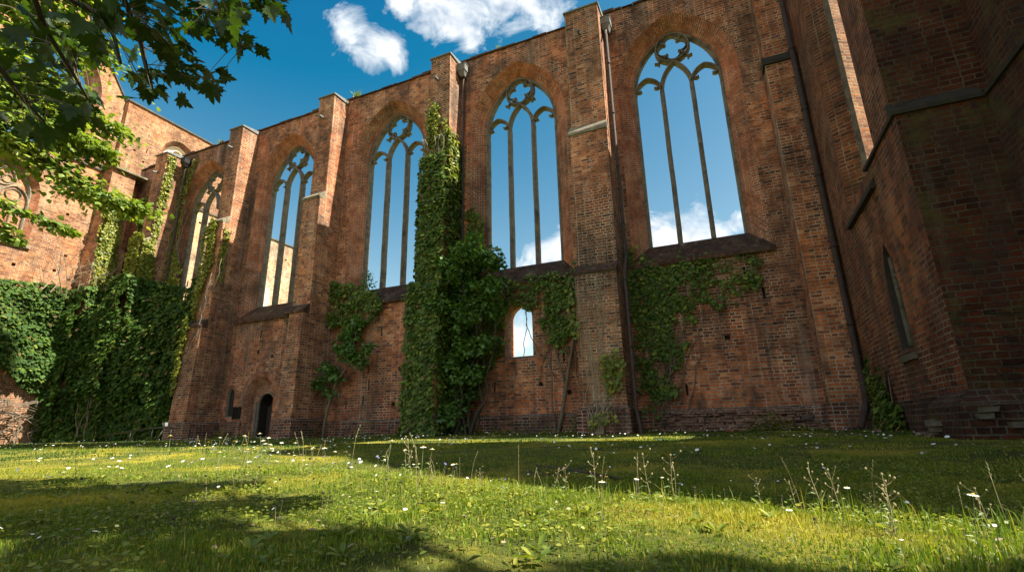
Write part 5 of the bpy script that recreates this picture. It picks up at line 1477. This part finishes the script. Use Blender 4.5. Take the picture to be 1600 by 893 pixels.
# fallen twig in the hollow
o = thing('fallen_branch', 'thin dark fallen branch lying in the shaded hollow', 'branch')
bx, by = -1.3, 4.6
m = MB(); m.tube([(bx - .5, by + .1, float(gz(bx - .5, by + .1)) + .10), (bx - .1, by, float(gz(bx, by)) + .07), (bx + .35, by - .15, float(gz(bx + .35, by - .15)) + .02)], [.006, .011, .014], 6)
m.tube([(bx - .1, by, float(gz(bx, by)) + .07), (bx + .05, by + .15, float(gz(bx, by)) + .10)], [.007, .003], 5)
m.build('wood', M_BARK, o, True)

# =====================================================================
# light, sky, camera
# =====================================================================
SA, SB = .78, .078           # the shadow of one metre of height: -X, -Y
to_sun = Vector((SA, SB, 1.0)).normalized()
sun = bpy.data.lights.new('sun', 'SUN'); sun.energy = 5.0; sun.angle = math.radians(.55); sun.color = (1.0, .96, .80)
so = bpy.data.objects.new('sun', sun); COL.objects.link(so)
so.rotation_euler = to_sun.to_track_quat('Z', 'Y').to_euler()
el = math.asin(to_sun.z); az = math.atan2(to_sun.x, to_sun.y)

w = bpy.data.worlds.new('World'); S.world = w; w.use_nodes = True
nt = w.node_tree
for n in list(nt.nodes): nt.nodes.remove(n)
L = nt.links.new
out = nt.nodes.new('ShaderNodeOutputWorld'); bg = nt.nodes.new('ShaderNodeBackground'); bg.inputs['Strength'].default_value = .082
sky = nt.nodes.new('ShaderNodeTexSky'); sky.sky_type = 'NISHITA'; sky.sun_disc = False
sky.sun_elevation = el; sky.sun_rotation = az; sky.ozone_density = 3.0; sky.air_density = 1.0; sky.dust_density = .3
tc = nt.nodes.new('ShaderNodeTexCoord'); D = tc.outputs['Generated']
SKYG = [(1.5, -1.44, .04), (1.15, -.86, .3), (.75, -.21, .8)]
hs = nt.nodes.new('ShaderNodeHueSaturation'); hs.inputs['Saturation'].default_value = .92; L(sky.outputs[0], hs.inputs['Color'])
CL = [(-.503, .571, .648, .044), (-.480, .590, .649, .040), (-.492, .580, .648, .04), (-.520, .540, .664, .040), (-.43, .558, .712, .035), (-.387, .58, .717, .06), (-.33, .615, .718, .08), (-.276, .636, .722, .07), (-.226, .66, .716, .06), (-.342, .65, .679, .035),
      (-.087, .927, .330, .065), (-.06, .93, .315, .08), (-.029, .931, .333, .065), (.012, .935, .322, .05), (.05, .932, .348, .026), (-.275, .888, .352, .036), (-.300, .891, .315, .045), (-.266, .888, .352, .03), (-.35, .883, .298, .03),
      (-.375, .907, .185, .05)]
n1 = nt.nodes.new('ShaderNodeTexNoise'); n1.inputs['Scale'].default_value = 13; n1.inputs['Detail'].default_value = 12; n1.inputs['Roughness'].default_value = .62; n1.inputs['Distortion'].default_value = .7
L(D, n1.inputs['Vector'])
sc_ = nt.nodes.new('ShaderNodeSeparateColor'); L(hs.outputs[0], sc_.inputs[0])
cc_ = nt.nodes.new('ShaderNodeCombineColor')
for i_, (k_, o_, lo_) in enumerate(SKYG):
    L(math_n(nt, 'MAXIMUM', math_n(nt, 'ADD', math_n(nt, 'MULTIPLY', sc_.outputs[i_], k_), o_), lo_), cc_.inputs[i_])
tint = cc_.outputs[0]
n2 = nt.nodes.new('ShaderNodeTexNoise'); n2.inputs['Scale'].default_value = 26; n2.inputs['Detail'].default_value = 6; L(D, n2.inputs['Vector'])
acc = None
for cx_, cy_, cz_, r in CL:
    v = nt.nodes.new('ShaderNodeVectorMath'); v.operation = 'DISTANCE'; L(D, v.inputs[0])
    c = Vector((cx_, cy_, cz_)).normalized(); v.inputs[1].default_value = c
    a = math_n(nt, 'SUBTRACT', 1.0, math_n(nt, 'DIVIDE', v.outputs['Value'], r * 1.25))
    a = math_n(nt, 'MAXIMUM', a, -.6)
    acc = a if acc is None else math_n(nt, 'MAXIMUM', acc, a)
dens = math_n(nt, 'ADD', acc, math_n(nt, 'MULTIPLY', math_n(nt, 'SUBTRACT', n1.outputs['Fac'], .53), 2.6))
mask = ramp(nt, dens, [(.10, 0), (.4, .45), (.72, .9), (1.0, 1)])
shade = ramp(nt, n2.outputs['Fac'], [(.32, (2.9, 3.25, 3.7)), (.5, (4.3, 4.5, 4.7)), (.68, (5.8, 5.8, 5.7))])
# broken bright cloud added behind the camera as fill for shaded wall fronts
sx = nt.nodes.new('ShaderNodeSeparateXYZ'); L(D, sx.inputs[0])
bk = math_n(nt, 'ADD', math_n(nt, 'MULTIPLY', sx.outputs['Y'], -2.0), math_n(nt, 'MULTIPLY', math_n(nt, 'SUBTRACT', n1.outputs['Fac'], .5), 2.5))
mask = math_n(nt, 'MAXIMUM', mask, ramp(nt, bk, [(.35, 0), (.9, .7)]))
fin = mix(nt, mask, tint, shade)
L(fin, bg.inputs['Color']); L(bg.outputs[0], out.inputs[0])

cam = bpy.data.cameras.new('camera'); co = bpy.data.objects.new('camera', cam); COL.objects.link(co)
f, yaw, pitch, roll = 777.57, .403521, .280533, -.021555
cam.sensor_width = 36; cam.lens = f / 1600 * 36; cam.clip_start = .05; cam.clip_end = 3000
Fv = Vector((-math.sin(yaw) * math.cos(pitch), math.cos(yaw) * math.cos(pitch), math.sin(pitch)))
R0 = Vector((math.cos(yaw), math.sin(yaw), 0)); U0 = R0.cross(Fv)
Rv = math.cos(roll) * R0 + math.sin(roll) * U0; Uv = -math.sin(roll) * R0 + math.cos(roll) * U0
co.matrix_world = Matrix(((Rv.x, Uv.x, -Fv.x, 0), (Rv.y, Uv.y, -Fv.y, 0), (Rv.z, Uv.z, -Fv.z, 0), (0, 0, 0, 1)))
S.camera = co
S.view_settings.view_transform = 'Standard'; S.view_settings.look = 'None'; S.view_settings.gamma = 1; S.view_settings.use_curve_mapping = False
S.view_settings.exposure = 1.57
S.cycles.max_bounces = 6; S.cycles.diffuse_bounces = 3; S.cycles.transmission_bounces = 3; S.cycles.glossy_bounces = 2
S.cycles.use_denoising = True
